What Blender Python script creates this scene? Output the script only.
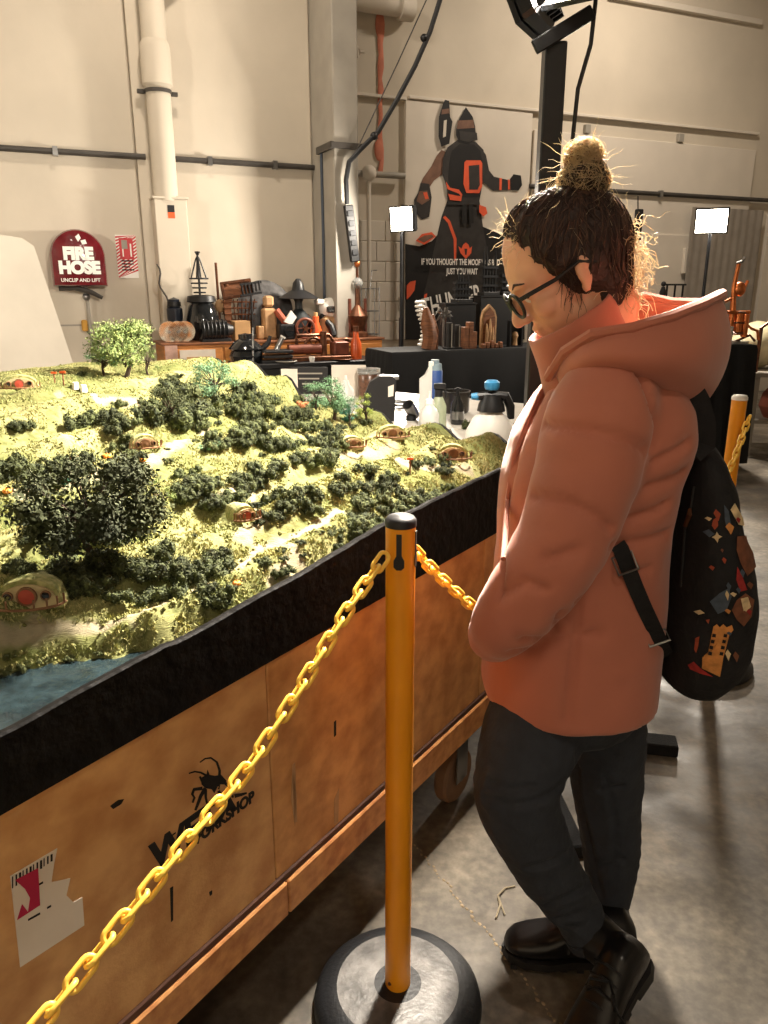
import bpy, bmesh, math, random
import numpy as np
from mathutils import Vector, Matrix
from mathutils.bvhtree import BVHTree
random.seed(7)
for o in list(bpy.data.objects): bpy.data.objects.remove(o)
SC = bpy.context.scene
COL = SC.collection

# ---------------------------------------------------------------- camera
F = 768.0; PITCH = math.radians(16.5); CAMH = 1.42
cd = bpy.data.cameras.new('camera'); cam = bpy.data.objects.new('camera', cd); COL.objects.link(cam)
cam.location = (0, 0, CAMH); cam.rotation_euler = (math.radians(90) - PITCH, 0, 0)
cd.sensor_fit = 'VERTICAL'; cd.sensor_height = 36.0; cd.lens = 27.0; cd.clip_start = 0.05
SC.camera = cam
# ---------------------------------------------------------------- world, lights, exposure
SC.view_settings.view_transform = 'Standard'; SC.view_settings.look = 'None'
SC.view_settings.gamma = 1.0; SC.view_settings.exposure = 0.0
SC.view_settings.use_curve_mapping = False
wo = bpy.data.worlds.new('world'); SC.world = wo; wo.use_nodes = True
wo.node_tree.nodes['Background'].inputs[0].default_value = (1.0, .82, .62, 1)
wo.node_tree.nodes['Background'].inputs[1].default_value = 0.03
def area(name, loc, direction, sx, sy, power, col=(1, .90, .76), spread=180):
    l = bpy.data.lights.new(name, 'AREA'); l.shape = 'RECTANGLE'; l.size = sx; l.size_y = sy
    l.energy = power; l.color = col; l.spread = math.radians(spread)
    o = bpy.data.objects.new(name, l); COL.objects.link(o); o.location = loc
    o.rotation_euler = Vector(direction).to_track_quat('-Z', 'Y').to_euler()
    return o
LAMP_A = Vector((.436, 2.22, 0)); LAMP_B = Vector((.158, 7.35, 0)); LAMP_C = Vector((2.80, 7.0, 0)); LAMP_D = Vector((-3.7, 2.9, 0))
POW_A, POW_A2, POW_B, POW_C, POW_D = 190, 78, 110, 100, 65
# unseen fill lamps added under the ceiling to light the woman and back wall
FILL_BAYS = [((.8, -1.3, 4.4), 28), ((-1.2, 5.9, 5.1), 80), ((3.0, 7.8, 5.1), 125)]

# ---------------------------------------------------------------- helpers
def ray(x, y):
    a = (x - 384) / F; b = -(y - 512) / F
    return Vector((a, math.cos(PITCH) + b * math.sin(PITCH), -math.sin(PITCH) + b * math.cos(PITCH)))
CO = Vector((0, 0, CAMH))
def onz(x, y, z=0.0):
    r = ray(x, y); return CO + r * ((z - CAMH) / r.z)
def onY(x, y, Y):
    r = ray(x, y); return CO + r * (Y / r.y)
def onplane(x, y, p, n):
    r = ray(x, y); p = Vector(p); n = Vector(n); return CO + r * ((p - CO).dot(n) / r.dot(n))
def lin(c):
    r = []
    for v in c[:3]:
        v = v / 255.0
        r.append(v / 12.92 if v <= .04045 else ((v + .055) / 1.055) ** 2.4)
    return tuple(r) + (1.0,)
def mat(name, col, rough=.6, metal=0.0, var=.12, scale=8.0, bump=0.0, bscale=60.0, emit=0.0, trans=0.0, ior=1.45,
        stretch=None, col2=None, rnd=0.0, coat=0.0, alpha=1.0, sheen=0.0, rot=0.0, detail=4.0, lo=.35, hi=.65):
    m = bpy.data.materials.new(name); m.use_nodes = True
    nt = m.node_tree; N = nt.nodes; L = nt.links
    b = N['Principled BSDF']
    b.inputs['Roughness'].default_value = rough; b.inputs['Metallic'].default_value = metal
    b.inputs['IOR'].default_value = ior
    if trans: b.inputs['Transmission Weight'].default_value = trans
    if coat: b.inputs['Coat Weight'].default_value = coat
    if sheen: b.inputs['Sheen Weight'].default_value = sheen
    if alpha < 1: b.inputs['Alpha'].default_value = alpha
    c = lin(col); tc = N.new('ShaderNodeTexCoord'); mp = N.new('ShaderNodeMapping')
    L.new(tc.outputs['Object'], mp.inputs['Vector'])
    if stretch: mp.inputs['Scale'].default_value = stretch
    if rot: mp.inputs['Rotation'].default_value = (0, 0, rot)
    no = N.new('ShaderNodeTexNoise'); no.inputs['Scale'].default_value = scale; no.inputs['Detail'].default_value = detail
    L.new(mp.outputs[0], no.inputs['Vector'])
    cr = N.new('ShaderNodeValToRGB'); e = cr.color_ramp.elements
    e[0].position = lo; e[1].position = hi
    c2 = lin(col2) if col2 else tuple(min(1, v * (1 + var)) for v in c[:3]) + (1,)
    c1 = c if col2 else tuple(v * (1 - var) for v in c[:3]) + (1,)
    e[0].color = c1; e[1].color = c2
    L.new(no.outputs['Fac'], cr.inputs[0])
    out = cr.outputs[0]
    if rnd:
        oi = N.new('ShaderNodeObjectInfo'); hv = N.new('ShaderNodeHueSaturation')
        mr = N.new('ShaderNodeMapRange'); mr.inputs[3].default_value = 1 - rnd; mr.inputs[4].default_value = 1 + rnd
        L.new(oi.outputs['Random'], mr.inputs[0]); L.new(mr.outputs[0], hv.inputs['Value']); L.new(out, hv.inputs['Color'])
        out = hv.outputs[0]
    L.new(out, b.inputs['Base Color'])
    if emit:
        b.inputs['Emission Color'].default_value = c; b.inputs['Emission Strength'].default_value = emit
    if bump:
        n2 = N.new('ShaderNodeTexNoise'); n2.inputs['Scale'].default_value = bscale; n2.inputs['Detail'].default_value = 5
        L.new(mp.outputs[0], n2.inputs['Vector'])
        bp = N.new('ShaderNodeBump'); bp.inputs['Strength'].default_value = bump; bp.inputs['Distance'].default_value = .01
        L.new(n2.outputs['Fac'], bp.inputs['Height']); L.new(bp.outputs[0], b.inputs['Normal'])
    return m

WP = {}
def wpos(o):
    return WP[o.name]
def tag(o, label=None, cat=None, group=None, kind=None):
    if label: o['label'] = label
    if cat: o['category'] = cat
    if group: o['group'] = group
    if kind: o['kind'] = kind
    return o
def thing(name, loc, label, cat, group=None, parent=None):
    o = bpy.data.objects.new(name, None); COL.objects.link(o); o.empty_display_size = .05
    loc = Vector(loc); WP[o.name] = loc.copy()
    if parent: o.parent = parent; o.location = loc - wpos(parent)
    else: o.location = loc
    return tag(o, label, cat, group)
def link_mesh(name, me, m, parent=None, origin=None, smooth=35):
    """me is in world coordinates: move its origin to the bottom centre, link it under parent."""
    n = len(me.vertices); co = np.empty(n * 3); me.vertices.foreach_get('co', co); co = co.reshape(-1, 3)
    if origin is None:
        mn, mx = co.min(0), co.max(0); origin = Vector(((mn[0] + mx[0]) / 2, (mn[1] + mx[1]) / 2, mn[2]))
    co -= np.array(origin); me.vertices.foreach_set('co', co.ravel())
    if smooth:
        me.polygons.foreach_set('use_smooth', [True] * len(me.polygons))
        if smooth < 180: me.set_sharp_from_angle(angle=math.radians(smooth))
    me.update()
    if m: me.materials.append(m)
    o = bpy.data.objects.new(name, me); COL.objects.link(o); WP[o.name] = Vector(origin)
    if parent: o.parent = parent; o.location = Vector(origin) - wpos(parent)
    else: o.location = origin
    return o
def copy_tree(o, loc=None, rotz=None, parent=None):
    c = o.copy(); COL.objects.link(c)
    if parent: c.parent = parent
    if loc is not None: c.location = loc
    if rotz is not None: c.rotation_euler.z = rotz
    for ch in list(o.children):
        copy_tree(ch, parent=c)
    return c

class MB:
    def __init__(s): s.v = []; s.f = []
    def add(s, vs, fs):
        k = len(s.v); s.v += [tuple(v) for v in vs]; s.f += [tuple(i + k for i in f) for f in fs]; return s
    def box(s, c, size, rot=None, bev=0.0):
        hx, hy, hz = [q / 2 for q in size]; c = Vector(c); R = rot or Matrix.Identity(3)
        b = min(bev, hx * .9, hy * .9, hz * .9)
        if b <= 0:
            vs = [c + R @ Vector((x, y, z)) for x in (-hx, hx) for y in (-hy, hy) for z in (-hz, hz)]
            return s.add(vs, [(0, 1, 3, 2), (4, 6, 7, 5), (0, 4, 5, 1), (2, 3, 7, 6), (0, 2, 6, 4), (1, 5, 7, 3)])
        vs = []; idx = {}
        for i, x in enumerate((-1, 1)):
            for j, y in enumerate((-1, 1)):
                for k, z in enumerate((-1, 1)):
                    for a in range(3):
                        h = [hx - b, hy - b, hz - b]; h[a] += b
                        idx[(i, j, k, a)] = len(vs); vs.append(c + R @ Vector((x * h[0], y * h[1], z * h[2])))
        fs = []
        for i in (0, 1):
            q = [idx[(i, 0, 0, 0)], idx[(i, 1, 0, 0)], idx[(i, 1, 1, 0)], idx[(i, 0, 1, 0)]]; fs.append(q if i else q[::-1])
            q = [idx[(0, i, 0, 1)], idx[(0, i, 1, 1)], idx[(1, i, 1, 1)], idx[(1, i, 0, 1)]]; fs.append(q if i else q[::-1])
            q = [idx[(0, 0, i, 2)], idx[(1, 0, i, 2)], idx[(1, 1, i, 2)], idx[(0, 1, i, 2)]]; fs.append(q if i else q[::-1])
        for i in (0, 1):
            for j in (0, 1):
                fs.append([idx[(i, j, 0, 0)], idx[(i, j, 0, 1)], idx[(i, j, 1, 1)], idx[(i, j, 1, 0)]])
                fs.append([idx[(i, 0, j, 0)], idx[(i, 0, j, 2)], idx[(i, 1, j, 2)], idx[(i, 1, j, 0)]])
                fs.append([idx[(0, i, j, 1)], idx[(0, i, j, 2)], idx[(1, i, j, 2)], idx[(1, i, j, 1)]])
                for k in (0, 1): fs.append([idx[(i, j, k, 0)], idx[(i, j, k, 1)], idx[(i, j, k, 2)]])
        return s.add(vs, fs)
    def tube(s, pts, r, n=10, closed=False, caps=True, up=None, flat=1.0):
        pts = [Vector(p) for p in pts]; m = len(pts); rs = r if isinstance(r, (list, tuple)) else [r] * m
        k = len(s.v); prev = None; rings = []
        for i, p in enumerate(pts):
            if closed: t = pts[(i + 1) % m] - pts[i - 1]
            else: t = pts[min(i + 1, m - 1)] - pts[max(i - 1, 0)]
            t = t.normalized() if t.length > 1e-9 else Vector((0, 0, 1))
            if prev is None:
                a = Vector(up) if up else (Vector((0, 0, 1)) if abs(t.z) < .9 else Vector((1, 0, 0)))
            else: a = prev
            a = (a - t * a.dot(t)); a = a.normalized() if a.length > 1e-6 else t.orthogonal().normalized()
            prev = a; bb = t.cross(a)
            rings.append([p + (a * math.cos(2 * math.pi * j / n) + bb * math.sin(2 * math.pi * j / n) * flat) * rs[i] for j in range(n)])
        vs = [v for rg in rings for v in rg]; fs = []
        for i in range(m if closed else m - 1):
            i2 = (i + 1) % m
            for j in range(n): fs.append((i * n + j, i * n + (j + 1) % n, i2 * n + (j + 1) % n, i2 * n + j))
        if caps and not closed:
            fs.append(tuple(range(n))[::-1]); fs.append(tuple((m - 1) * n + j for j in range(n)))
        return s.add(vs, fs)
    def cyl(s, p0, p1, r0, r1=None, n=16, caps=True):
        return s.tube([p0, p1], [r0, r0 if r1 is None else r1], n, caps=caps)
    def lathe(s, prof, c=(0, 0, 0), n=24, M=None):
        c = Vector(c); M = M or Matrix.Identity(3); vs = []; fs = []; m = len(prof)
        for r, z in prof:
            for j in range(n):
                a = 2 * math.pi * j / n; vs.append(c + M @ Vector((r * math.cos(a), r * math.sin(a), z)))
        for i in range(m - 1):
            for j in range(n): fs.append((i * n + j, i * n + (j + 1) % n, (i + 1) * n + (j + 1) % n, (i + 1) * n + j))
        fs.append(tuple(range(n))[::-1]); fs.append(tuple((m - 1) * n + j for j in range(n)))
        return s.add(vs, fs)
    def ball(s, c, r, nu=16, nv=10, M=None):
        if not isinstance(r, (tuple, list)): r = (r, r, r)
        c = Vector(c); M = M or Matrix.Identity(3); vs = [c + M @ Vector((0, 0, -r[2]))]; fs = []
        for i in range(1, nv):
            ph = -math.pi / 2 + math.pi * i / nv
            for j in range(nu):
                a = 2 * math.pi * j / nu
                vs.append(c + M @ Vector((r[0] * math.cos(ph) * math.cos(a), r[1] * math.cos(ph) * math.sin(a), r[2] * math.sin(ph))))
        vs.append(c + M @ Vector((0, 0, r[2]))); top = len(vs) - 1
        for j in range(nu): fs.append((0, 1 + (j + 1) % nu, 1 + j))
        for i in range(nv - 2):
            for j in range(nu): fs.append((1 + i * nu + j, 1 + i * nu + (j + 1) % nu, 1 + (i + 1) * nu + (j + 1) % nu, 1 + (i + 1) * nu + j))
        for j in range(nu): fs.append((1 + (nv - 2) * nu + j, 1 + (nv - 2) * nu + (j + 1) % nu, top))
        return s.add(vs, fs)
    def loft(s, rings, caps=True):
        n = len(rings[0]); m = len(rings); vs = [v for r in rings for v in r]; fs = []
        for i in range(m - 1):
            for j in range(n): fs.append((i * n + j, i * n + (j + 1) % n, (i + 1) * n + (j + 1) % n, (i + 1) * n + j))
        if caps: fs.append(tuple(range(n))[::-1]); fs.append(tuple((m - 1) * n + j for j in range(n)))
        return s.add(vs, fs)
    def prism(s, pts, off):
        pts = [Vector(p) for p in pts]; off = Vector(off); n = len(pts)
        fs = [tuple(range(n))[::-1], tuple(range(n, 2 * n))] + [(i, (i + 1) % n, n + (i + 1) % n, n + i) for i in range(n)]
        return s.add(pts + [p + off for p in pts], fs)
    def mesh(s, name='m'):
        me = bpy.data.meshes.new(name); me.from_pydata(s.v, [], s.f); me.validate(); me.update()
        bm = bmesh.new(); bm.from_mesh(me); bmesh.ops.recalc_face_normals(bm, faces=bm.faces); bm.to_mesh(me); bm.free()
        return me
    def build(s, name, m, parent=None, smooth=35, origin=None):
        return link_mesh(name, s.mesh(name), m, parent, origin, smooth)

def basis(x, y, z): return Matrix((x, y, z)).transposed()
def ev_mesh(ob):
    dg = bpy.context.evaluated_depsgraph_get(); dg.update()
    return bpy.data.meshes.new_from_object(ob.evaluated_get(dg))
def remesh(mb, voxel, it=4, fac=.5):
    me = mb.mesh(); o = bpy.data.objects.new('tmp', me); COL.objects.link(o)
    r = o.modifiers.new('r', 'REMESH'); r.mode = 'VOXEL'; r.voxel_size = voxel
    if it: q = o.modifiers.new('s', 'SMOOTH'); q.iterations = it; q.factor = fac
    out = ev_mesh(o); bpy.data.objects.remove(o); return out
def subsurf(me, lv=2, solid=0.0, off=-1):
    o = bpy.data.objects.new('tmp', me); COL.objects.link(o)
    if solid: q = o.modifiers.new('w', 'SOLIDIFY'); q.thickness = solid; q.offset = off
    q = o.modifiers.new('s', 'SUBSURF'); q.levels = lv; q.render_levels = lv
    out = ev_mesh(o); bpy.data.objects.remove(o); return out
def text(name, body, size, origin, ax, ay, m, parent, bold=.0, align='CENTER', ext=.0006, sx=1.0, shear=0.0):
    c = bpy.data.curves.new('t', 'FONT'); c.body = body; c.size = size; c.align_x = align; c.align_y = 'CENTER'
    c.offset = bold; c.extrude = ext; c.shear = shear
    o = bpy.data.objects.new('tmp', c); COL.objects.link(o); me = ev_mesh(o); bpy.data.objects.remove(o)
    ax = Vector(ax); ay = Vector(ay); az = ax.cross(ay)
    R = basis(ax, ay, az).to_4x4(); me.transform(Matrix.Translation(Vector(origin)) @ R @ Matrix.Diagonal((sx, 1, 1, 1)))
    return link_mesh(name, me, m, parent, smooth=0)
# value noise
def _h(ix, iy, seed):
    n = (ix.astype(np.int64) * 374761393 + iy.astype(np.int64) * 668265263 + seed * 974711) & 0x7fffffff
    n = ((n ^ (n >> 13)) * 1274126177) & 0x7fffffff
    return ((n ^ (n >> 16)) & 0xffff) / 65535.0
def vn(x, y, seed=0):
    x = np.asarray(x, float); y = np.asarray(y, float)
    ix = np.floor(x); iy = np.floor(y); fx = x - ix; fy = y - iy
    fx = fx * fx * (3 - 2 * fx); fy = fy * fy * (3 - 2 * fy)
    a = _h(ix, iy, seed); b = _h(ix + 1, iy, seed); c = _h(ix, iy + 1, seed); d = _h(ix + 1, iy + 1, seed)
    return (a * (1 - fx) + b * fx) * (1 - fy) + (c * (1 - fx) + d * fx) * fy
def fbm(x, y, seed=0, o=4):
    t = 0; a = .5
    for i in range(o): t = t + a * vn(np.asarray(x) * 2 ** i, np.asarray(y) * 2 ** i, seed + i); a *= .5
    return t
UP = Vector((0, 0, 1))

# ---------------------------------------------------------------- materials
M = {}
M['black'] = mat('black_paint', (22, 22, 24), .45, var=.2)
M['blackmetal'] = mat('black_metal', (30, 31, 34), .4, .3, var=.15)
M['cloth_black'] = mat('black_cloth', (9, 9, 11), .9, var=.25, scale=20, bump=.3, bscale=200)
M['rubber'] = mat('black_rubber', (26, 27, 30), .5, var=.2, bump=.15, bscale=120)
M['rubbertop'] = mat('dusty_rubber', (104, 102, 100), .42, var=.5, scale=18, bump=.2, bscale=90)
M['yellow'] = mat('yellow_plastic', (232, 150, 24), .38, var=.06, scale=5)
M['chain'] = mat('yellow_chain', (252, 204, 84), .42, var=.05)
M['white'] = mat('white_plastic', (232, 228, 220), .45, var=.04)
M['paper'] = mat('paper', (222, 212, 198), .85, var=.06, scale=12)
M['wall'] = mat('wall_paint', (198, 188, 172), .78, var=.05, scale=1.6, bump=.12, bscale=14, detail=8)
M['wallpanel'] = mat('wall_board', (208, 199, 186), .7, var=.04, scale=2.5)
M['trimgrey'] = mat('grey_paint', (150, 144, 134), .6, var=.08, scale=4)
M['conduit'] = mat('grey_conduit', (70, 66, 62), .5, .2, var=.15)
M['steel'] = mat('steel', (150, 150, 150), .28, .9, var=.1)
M['copper'] = mat('copper', (205, 120, 70), .3, .85, var=.25, scale=20)
M['bronze'] = mat('bronze', (96, 60, 40), .4, .6, var=.4, scale=18)
M['glassd'] = mat('dark_glass', (28, 30, 32), .08, var=.1, coat=.5)
M['clear'] = mat('clear_plastic', (225, 228, 225), .12, trans=.75, var=.02)
M['milky'] = mat('milky_plastic', (226, 226, 220), .4, trans=.25, var=.03)
M['blue'] = mat('blue_plastic', (60, 140, 190), .4, var=.08)
M['bluelab'] = mat('blue_label', (52, 84, 150), .45, var=.1)
M['red'] = mat('red_paint', (190, 38, 44), .45, var=.1)
M['orange'] = mat('orange_paint', (226, 92, 40), .5, var=.12)
M['cardboard'] = mat('cardboard', (190, 150, 104), .85, var=.1, scale=10)
M['brownwood'] = mat('brown_wood', (120, 74, 44), .6, var=.35, scale=14, stretch=(1, 1, 5))
M['shelfwood'] = mat('orange_plywood', (186, 122, 60), .55, var=.18, scale=5, stretch=(1, 1, 9))
M['tan'] = mat('tan_plaster', (178, 140, 100), .7, var=.2, scale=15)
M['ink'] = mat('black_ink', (24, 20, 18), .85, var=.3, scale=30)
M['figdark'] = mat('print_charcoal', (50, 47, 46), .55, var=.2, scale=10)
M['figblack'] = mat('print_black', (26, 25, 26), .55, var=.2, scale=6)
M['figorange'] = mat('print_orange', (224, 92, 58), .55, var=.1)
M['figskin'] = mat('print_brown', (120, 88, 72), .55, var=.2, scale=12)
M['printwhite'] = mat('print_white', (236, 232, 226), .6, var=.02)
M['lampon'] = mat('lamp_diffuser_lit', (255, 240, 214), .5, var=0, emit=30.0)

# ================================================================= SETTING
def floor_material():
    m = bpy.data.materials.new('worn_concrete'); m.use_nodes = True; nt = m.node_tree; N = nt.nodes; L = nt.links
    b = N['Principled BSDF']; tc = N.new('ShaderNodeTexCoord')
    n1 = N.new('ShaderNodeTexNoise'); n1.inputs['Scale'].default_value = 2.2; n1.inputs['Detail'].default_value = 9; n1.inputs['Roughness'].default_value = .68
    n2 = N.new('ShaderNodeTexNoise'); n2.inputs['Scale'].default_value = 40; n2.inputs['Detail'].default_value = 6
    n3 = N.new('ShaderNodeTexNoise'); n3.inputs['Scale'].default_value = 5; n3.inputs['Detail'].default_value = 7
    for n in (n1, n2, n3): L.new(tc.outputs['Object'], n.inputs['Vector'])
    cr = N.new('ShaderNodeValToRGB'); e = cr.color_ramp.elements
    e[0].position = .3; e[0].color = lin((52, 47, 42)); e[1].position = .72; e[1].color = lin((150, 139, 122))
    x = cr.color_ramp.elements.new(.5); x.color = lin((100, 92, 81))
    L.new(n1.outputs['Fac'], cr.inputs[0])
    cr2 = N.new('ShaderNodeValToRGB'); e = cr2.color_ramp.elements
    e[0].position = .38; e[0].color = (.72, .72, .72, 1); e[1].position = .66; e[1].color = (1.12, 1.12, 1.12, 1)
    L.new(n2.outputs['Fac'], cr2.inputs[0])
    mx = N.new('ShaderNodeMix'); mx.data_type = 'RGBA'; mx.blend_type = 'MULTIPLY'; mx.inputs[0].default_value = 1
    L.new(cr.outputs[0], mx.inputs[6]); L.new(cr2.outputs[0], mx.inputs[7]); L.new(mx.outputs[2], b.inputs['Base Color'])
    mr = N.new('ShaderNodeMapRange'); mr.inputs[1].default_value = .35; mr.inputs[2].default_value = .65
    mr.inputs[3].default_value = .38; mr.inputs[4].default_value = .68
    L.new(n3.outputs['Fac'], mr.inputs[0]); L.new(mr.outputs[0], b.inputs['Roughness'])
    bp = N.new('ShaderNodeBump'); bp.inputs['Strength'].default_value = .2; bp.inputs['Distance'].default_value = .004
    L.new(n2.outputs['Fac'], bp.inputs['Height']); L.new(bp.outputs[0], b.inputs['Normal'])
    return m
M['floor'] = floor_material()
B66 = math.radians(66)
WD = Vector((math.sin(B66), math.cos(B66), 0)); WN = Vector((math.cos(B66), -math.sin(B66), 0))
PH = Vector((-2.707, 7.2, 0)); RW = basis(WD, WN * -1, UP)     # x along wall, y into wall, z up
def wl(px, py, e=0.0): return onplane(px, py, PH + WN * e, WN)
def ws(px, e=0.0, py=250): return (wl(px, py, e) - PH).dot(WD)
def wpt(s, z, e=0.0): p = PH + WD * s + WN * e; return Vector((p.x, p.y, z))
def wbox(mb, s0, s1, z0, z1, e0, e1, bev=0.0):
    return mb.box(wpt((s0 + s1) / 2, (z0 + z1) / 2, (e0 + e1) / 2), (abs(s1 - s0), abs(e1 - e0), abs(z1 - z0)), RW, bev)
CEIL = 6.0
def struct(mb, name, m, parent=None, smooth=0):
    o = mb.build(name, m, parent, smooth)
    if not parent: o['kind'] = 'structure'
    return o
struct(MB().box((1.5, 4.4, -.1), (13.5, 14.2, .2)), 'floor', M['floor'])
wallb = struct(wbox(MB(), -3.2, 10.6, 0, CEIL, -.25, 0), 'wall_back', M['wall'])
# side walls, rear wall and ceiling close the workshop outside the frame
pl = wpt(-3.2, 0); 
struct(MB().box((-4.9, 2.2, CEIL / 2), (.2, 9.7, CEIL)), 'wall_left', M['wall'])
struct(MB().box((7.0, 4.4, CEIL / 2), (.2, 14.2, CEIL)), 'wall_right', M['wall'])
struct(MB().box((1.0, -2.7, CEIL / 2), (12, .2, CEIL)), 'wall_front', M['wall'])
struct(MB().box((1.5, 4.4, CEIL + .1), (13.5, 14.2, .2)), 'ceiling', M['trimgrey'])
# raised boards of the back wall left and right of the pipe, with a joint between
def wpart(s0, s1, z0, z1, e0, e1, name, m, bev=.004):
    return wbox(MB(), s0, s1, z0, z1, e0, e1, bev).build(name, m, wallb, 0)
wpart(-3.1, ws(142), .0, 5.9, 0, .03, 'wall_board', M['wall'])
wpart(ws(144), ws(158), 0, 5.9, 0, .055, 'cover_strip', M['wall'])
wpart(ws(159), ws(313), 0, 5.9, 0, .02, 'wall_board', M['wall'])
wpart(ws(24), ws(105), 1.06, 1.075, .03, .034, 'board_joint', M['trimgrey'], 0)
# concrete column standing proud of the wall
col_s0, col_s1 = 2.20, 2.44
struct(wbox(MB(), col_s0, col_s1, 0, CEIL, 0, .6, .01), 'trim_1', M['trimgrey'])
# big white boards on the wall right of the column
def wall_piece(px0, px1, zt, zb, e, name):
    return wpart(ws(px0), ws(px1), zb, zt, 0, e, name, M['wallpanel'])
wall_piece(527, 742, 3.02, .4, .03, 'wall_board')
wall_piece(589, 731, 4.42, 4.36, .06, 'ledge_strip')
wall_piece(406, 742, 3.22, 3.19, .05, 'ledge_strip')
wall_piece(356, 404, 3.20, 3.17, .05, 'ledge_strip')
wall_piece(640, 690, 2.0, .3, .05, 'wall_board')
for px in (575, 665): wpart(ws(px), ws(px + 5), 3.03, 3.12, 0, .05, 'bracket', M['trimgrey'])
# low painted blockwork beside the poster
for r in range(6):
    for c in range(3):
        s0 = ws(358) + c * .2 - (.1 if r % 2 else 0)
        s1 = s0 + .195
        s0 = max(s0, ws(357)); s1 = min(s1, ws(403))
        if s1 - s0 > .03: wpart(s0, s1, .85 + r * .2, 1.045 + r * .2, 0, .02, 'block', M['wallpanel'], .006)
# red sealant streak running down the wall
mb = MB(); pts = [wl(381, 8 + 165 * i / 14, .012) + WD * random.uniform(-.012, .012) for i in range(15)]
mb.tube(pts, [random.uniform(.02, .035) for _ in pts], 6, flat=.25, up=tuple(WD))
mb.ball(wl(380, 25, .012), (.05, .012, .12), M=RW).ball(wl(379, 150, .012), (.05, .012, .1), M=RW)
tag(mb.build('sealant_streak', mat('red_sealant', (196, 120, 96), .8, var=.15)), 'crusty red streak running down the white wall left of the poster', 'streak')

# ---- downpipe with collars
zp = 2.13
t = thing('drain_pipe', wpt(ws(161, .16, 130), zp, .16), 'cream vertical drain pipe with collar on the wall beside the fire hose cover', 'pipe')
sp = ws(161, .16, 130)
MB().cyl(wpt(sp, zp, .16), wpt(sp, 5.6, .16), .105, n=20).build('pipe_body', M['wall'], t)
MB().lathe([(.105, 0), (.128, .02), (.128, .3), (.118, .34), (.105, .36)], wpt(sp, wl(157, 62, .16).z - .2, .16), 20).build('collar', M['wall'], t)
z1 = wl(160, 94, .16).z
MB().lathe([(.105, 0), (.114, 0), (.114, .03), (.105, .03)], wpt(sp, z1, .16), 20).box(wpt(sp - .14, z1 + .015, .12), (.06, .04, .03), RW).box(wpt(sp + .14, z1 + .015, .12), (.06, .04, .03), RW).build('clamp', M['conduit'], t)
MB().tube([wpt(sp, 3.75, .16), wpt(sp + .05, 3.86, .16), wpt(sp + .2, 3.99, .16), wpt(sp + .42, 4.1, .16)], .09, 14).build('branch', M['wall'], t)
# boxed cover below the pipe
t = thing('pipe_cover', wpt(ws(175, .2), 0, .2), 'cream boxed cover under the drain pipe with a small black and red sticker', 'box')
s0, s1 = ws(158, .25), ws(190, .25); zt = wl(170, 199, .25).z
wbox(MB(), s0, s1, 0, zt, .02, .25, .006).build('cover_body', M['wall'], t, 0)
wbox(MB(), s0 - .015, s1 + .015, zt, zt + .02, .02, .26, .004).build('lid', M['wall'], t, 0)
sc = ws(174, .25)
wbox(MB(), sc - .03, sc + .03, zt - .11, zt - .05, .25, .253).build('black_sticker', M['black'], t, 0)
wbox(MB(), sc - .03, sc + .03, zt - .16, zt - .11, .25, .253).build('red_sticker', M['orange'], t, 0)

# ---- conduits
def conduit(px0, px1, z, e, label, r=.025, px_clips=()):
    t = thing('conduit', wpt(ws(px0, e), z, e), label, 'conduit')
    MB().cyl(wpt(ws(px0, e), z, e), wpt(ws(px1, e), z, e), r, n=10).build('conduit_tube', M['conduit'], t)
    for px in px_clips:
        s = ws(px, e); wbox(MB(), s - .02, s + .02, z - r - .012, z + r + .012, 0.02, e + r + .004).build('clip', M['steel'], t, 0)
conduit(-170, 153, 2.5, .07, 'dark grey conduit running along the wall left of the drain pipe', px_clips=(66,))
conduit(180, 316, 2.5, .06, 'dark grey conduit between the drain pipe and the column', px_clips=(215, 278))
conduit(526, 790, 2.45, .05, 'long grey conduit along the wall behind the woman', px_clips=(586, 655))
t = thing('water_pipe', wl(360, 172, .08), 'white painted water pipe with a round valve right of the column', 'pipe')
zz = wl(370, 174, .08).z
MB().cyl(wpt(ws(356, .08), zz, .08), wpt(ws(404, .08), zz, .08), .03).build('pipe_run', M['trimgrey'], t)
MB().ball(wl(369, 173, .1), .075).build('valve', M['wallpanel'], t)
MB().cyl(wpt(ws(369, .08), zz, .08), wpt(ws(369, .08), .8, .08), .022).build('drop_pipe', M['wallpanel'], t)
t = thing('overhead_pipe', wl(354, 5, .12), 'thick cream pipe stub with capped end above the column at the top', 'pipe')
zz = wl(380, 4, .12).z
MB().cyl(wpt(ws(354, .12), zz, .12), wpt(ws(400, .12), zz, .12), .085, n=18).build('pipe_body', M['wallpanel'], t)
MB().cyl(wpt(ws(398, .12), zz, .12), wpt(ws(410, .12), zz, .12), .11, n=18).build('end_cap', M['wallpanel'], t)
mb = MB(); mb.cyl(wl(357, 52, .02), wl(357, 52, .12), .035).cyl(wl(357, 46, .12), wl(358, 58, .12), .012).cyl(wl(352, 52, .1), wl(364, 52, .1), .012)
tag(mb.build('wall_tap', M['wallpanel']), 'small white wall tap beside the top of the column', 'tap')
# column bracket and the thin blue cable running down the column
mb = MB(); e = .62
mb.box(wpt(col_s0 - .02, 2.62, .42), (.03, .4, .06), RW).box(wpt((col_s0 + col_s1) / 2, 2.62, .615), (.3, .03, .05), RW)
tag(mb.build('column_bracket', M['conduit'], smooth=0), 'dark metal bracket strapped around the concrete column', 'bracket')
tag(MB().tube([wpt(col_s0 - .012, 2.6, .3), wpt(col_s0 - .012, 1.8, .31), wpt(col_s0 - .012, .9, .3)], .014, 6).build('column_cable', mat('grey_blue_cable', (60, 70, 84), .5)), 'thin blue grey cable running down the shaded side of the column', 'cable')
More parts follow.
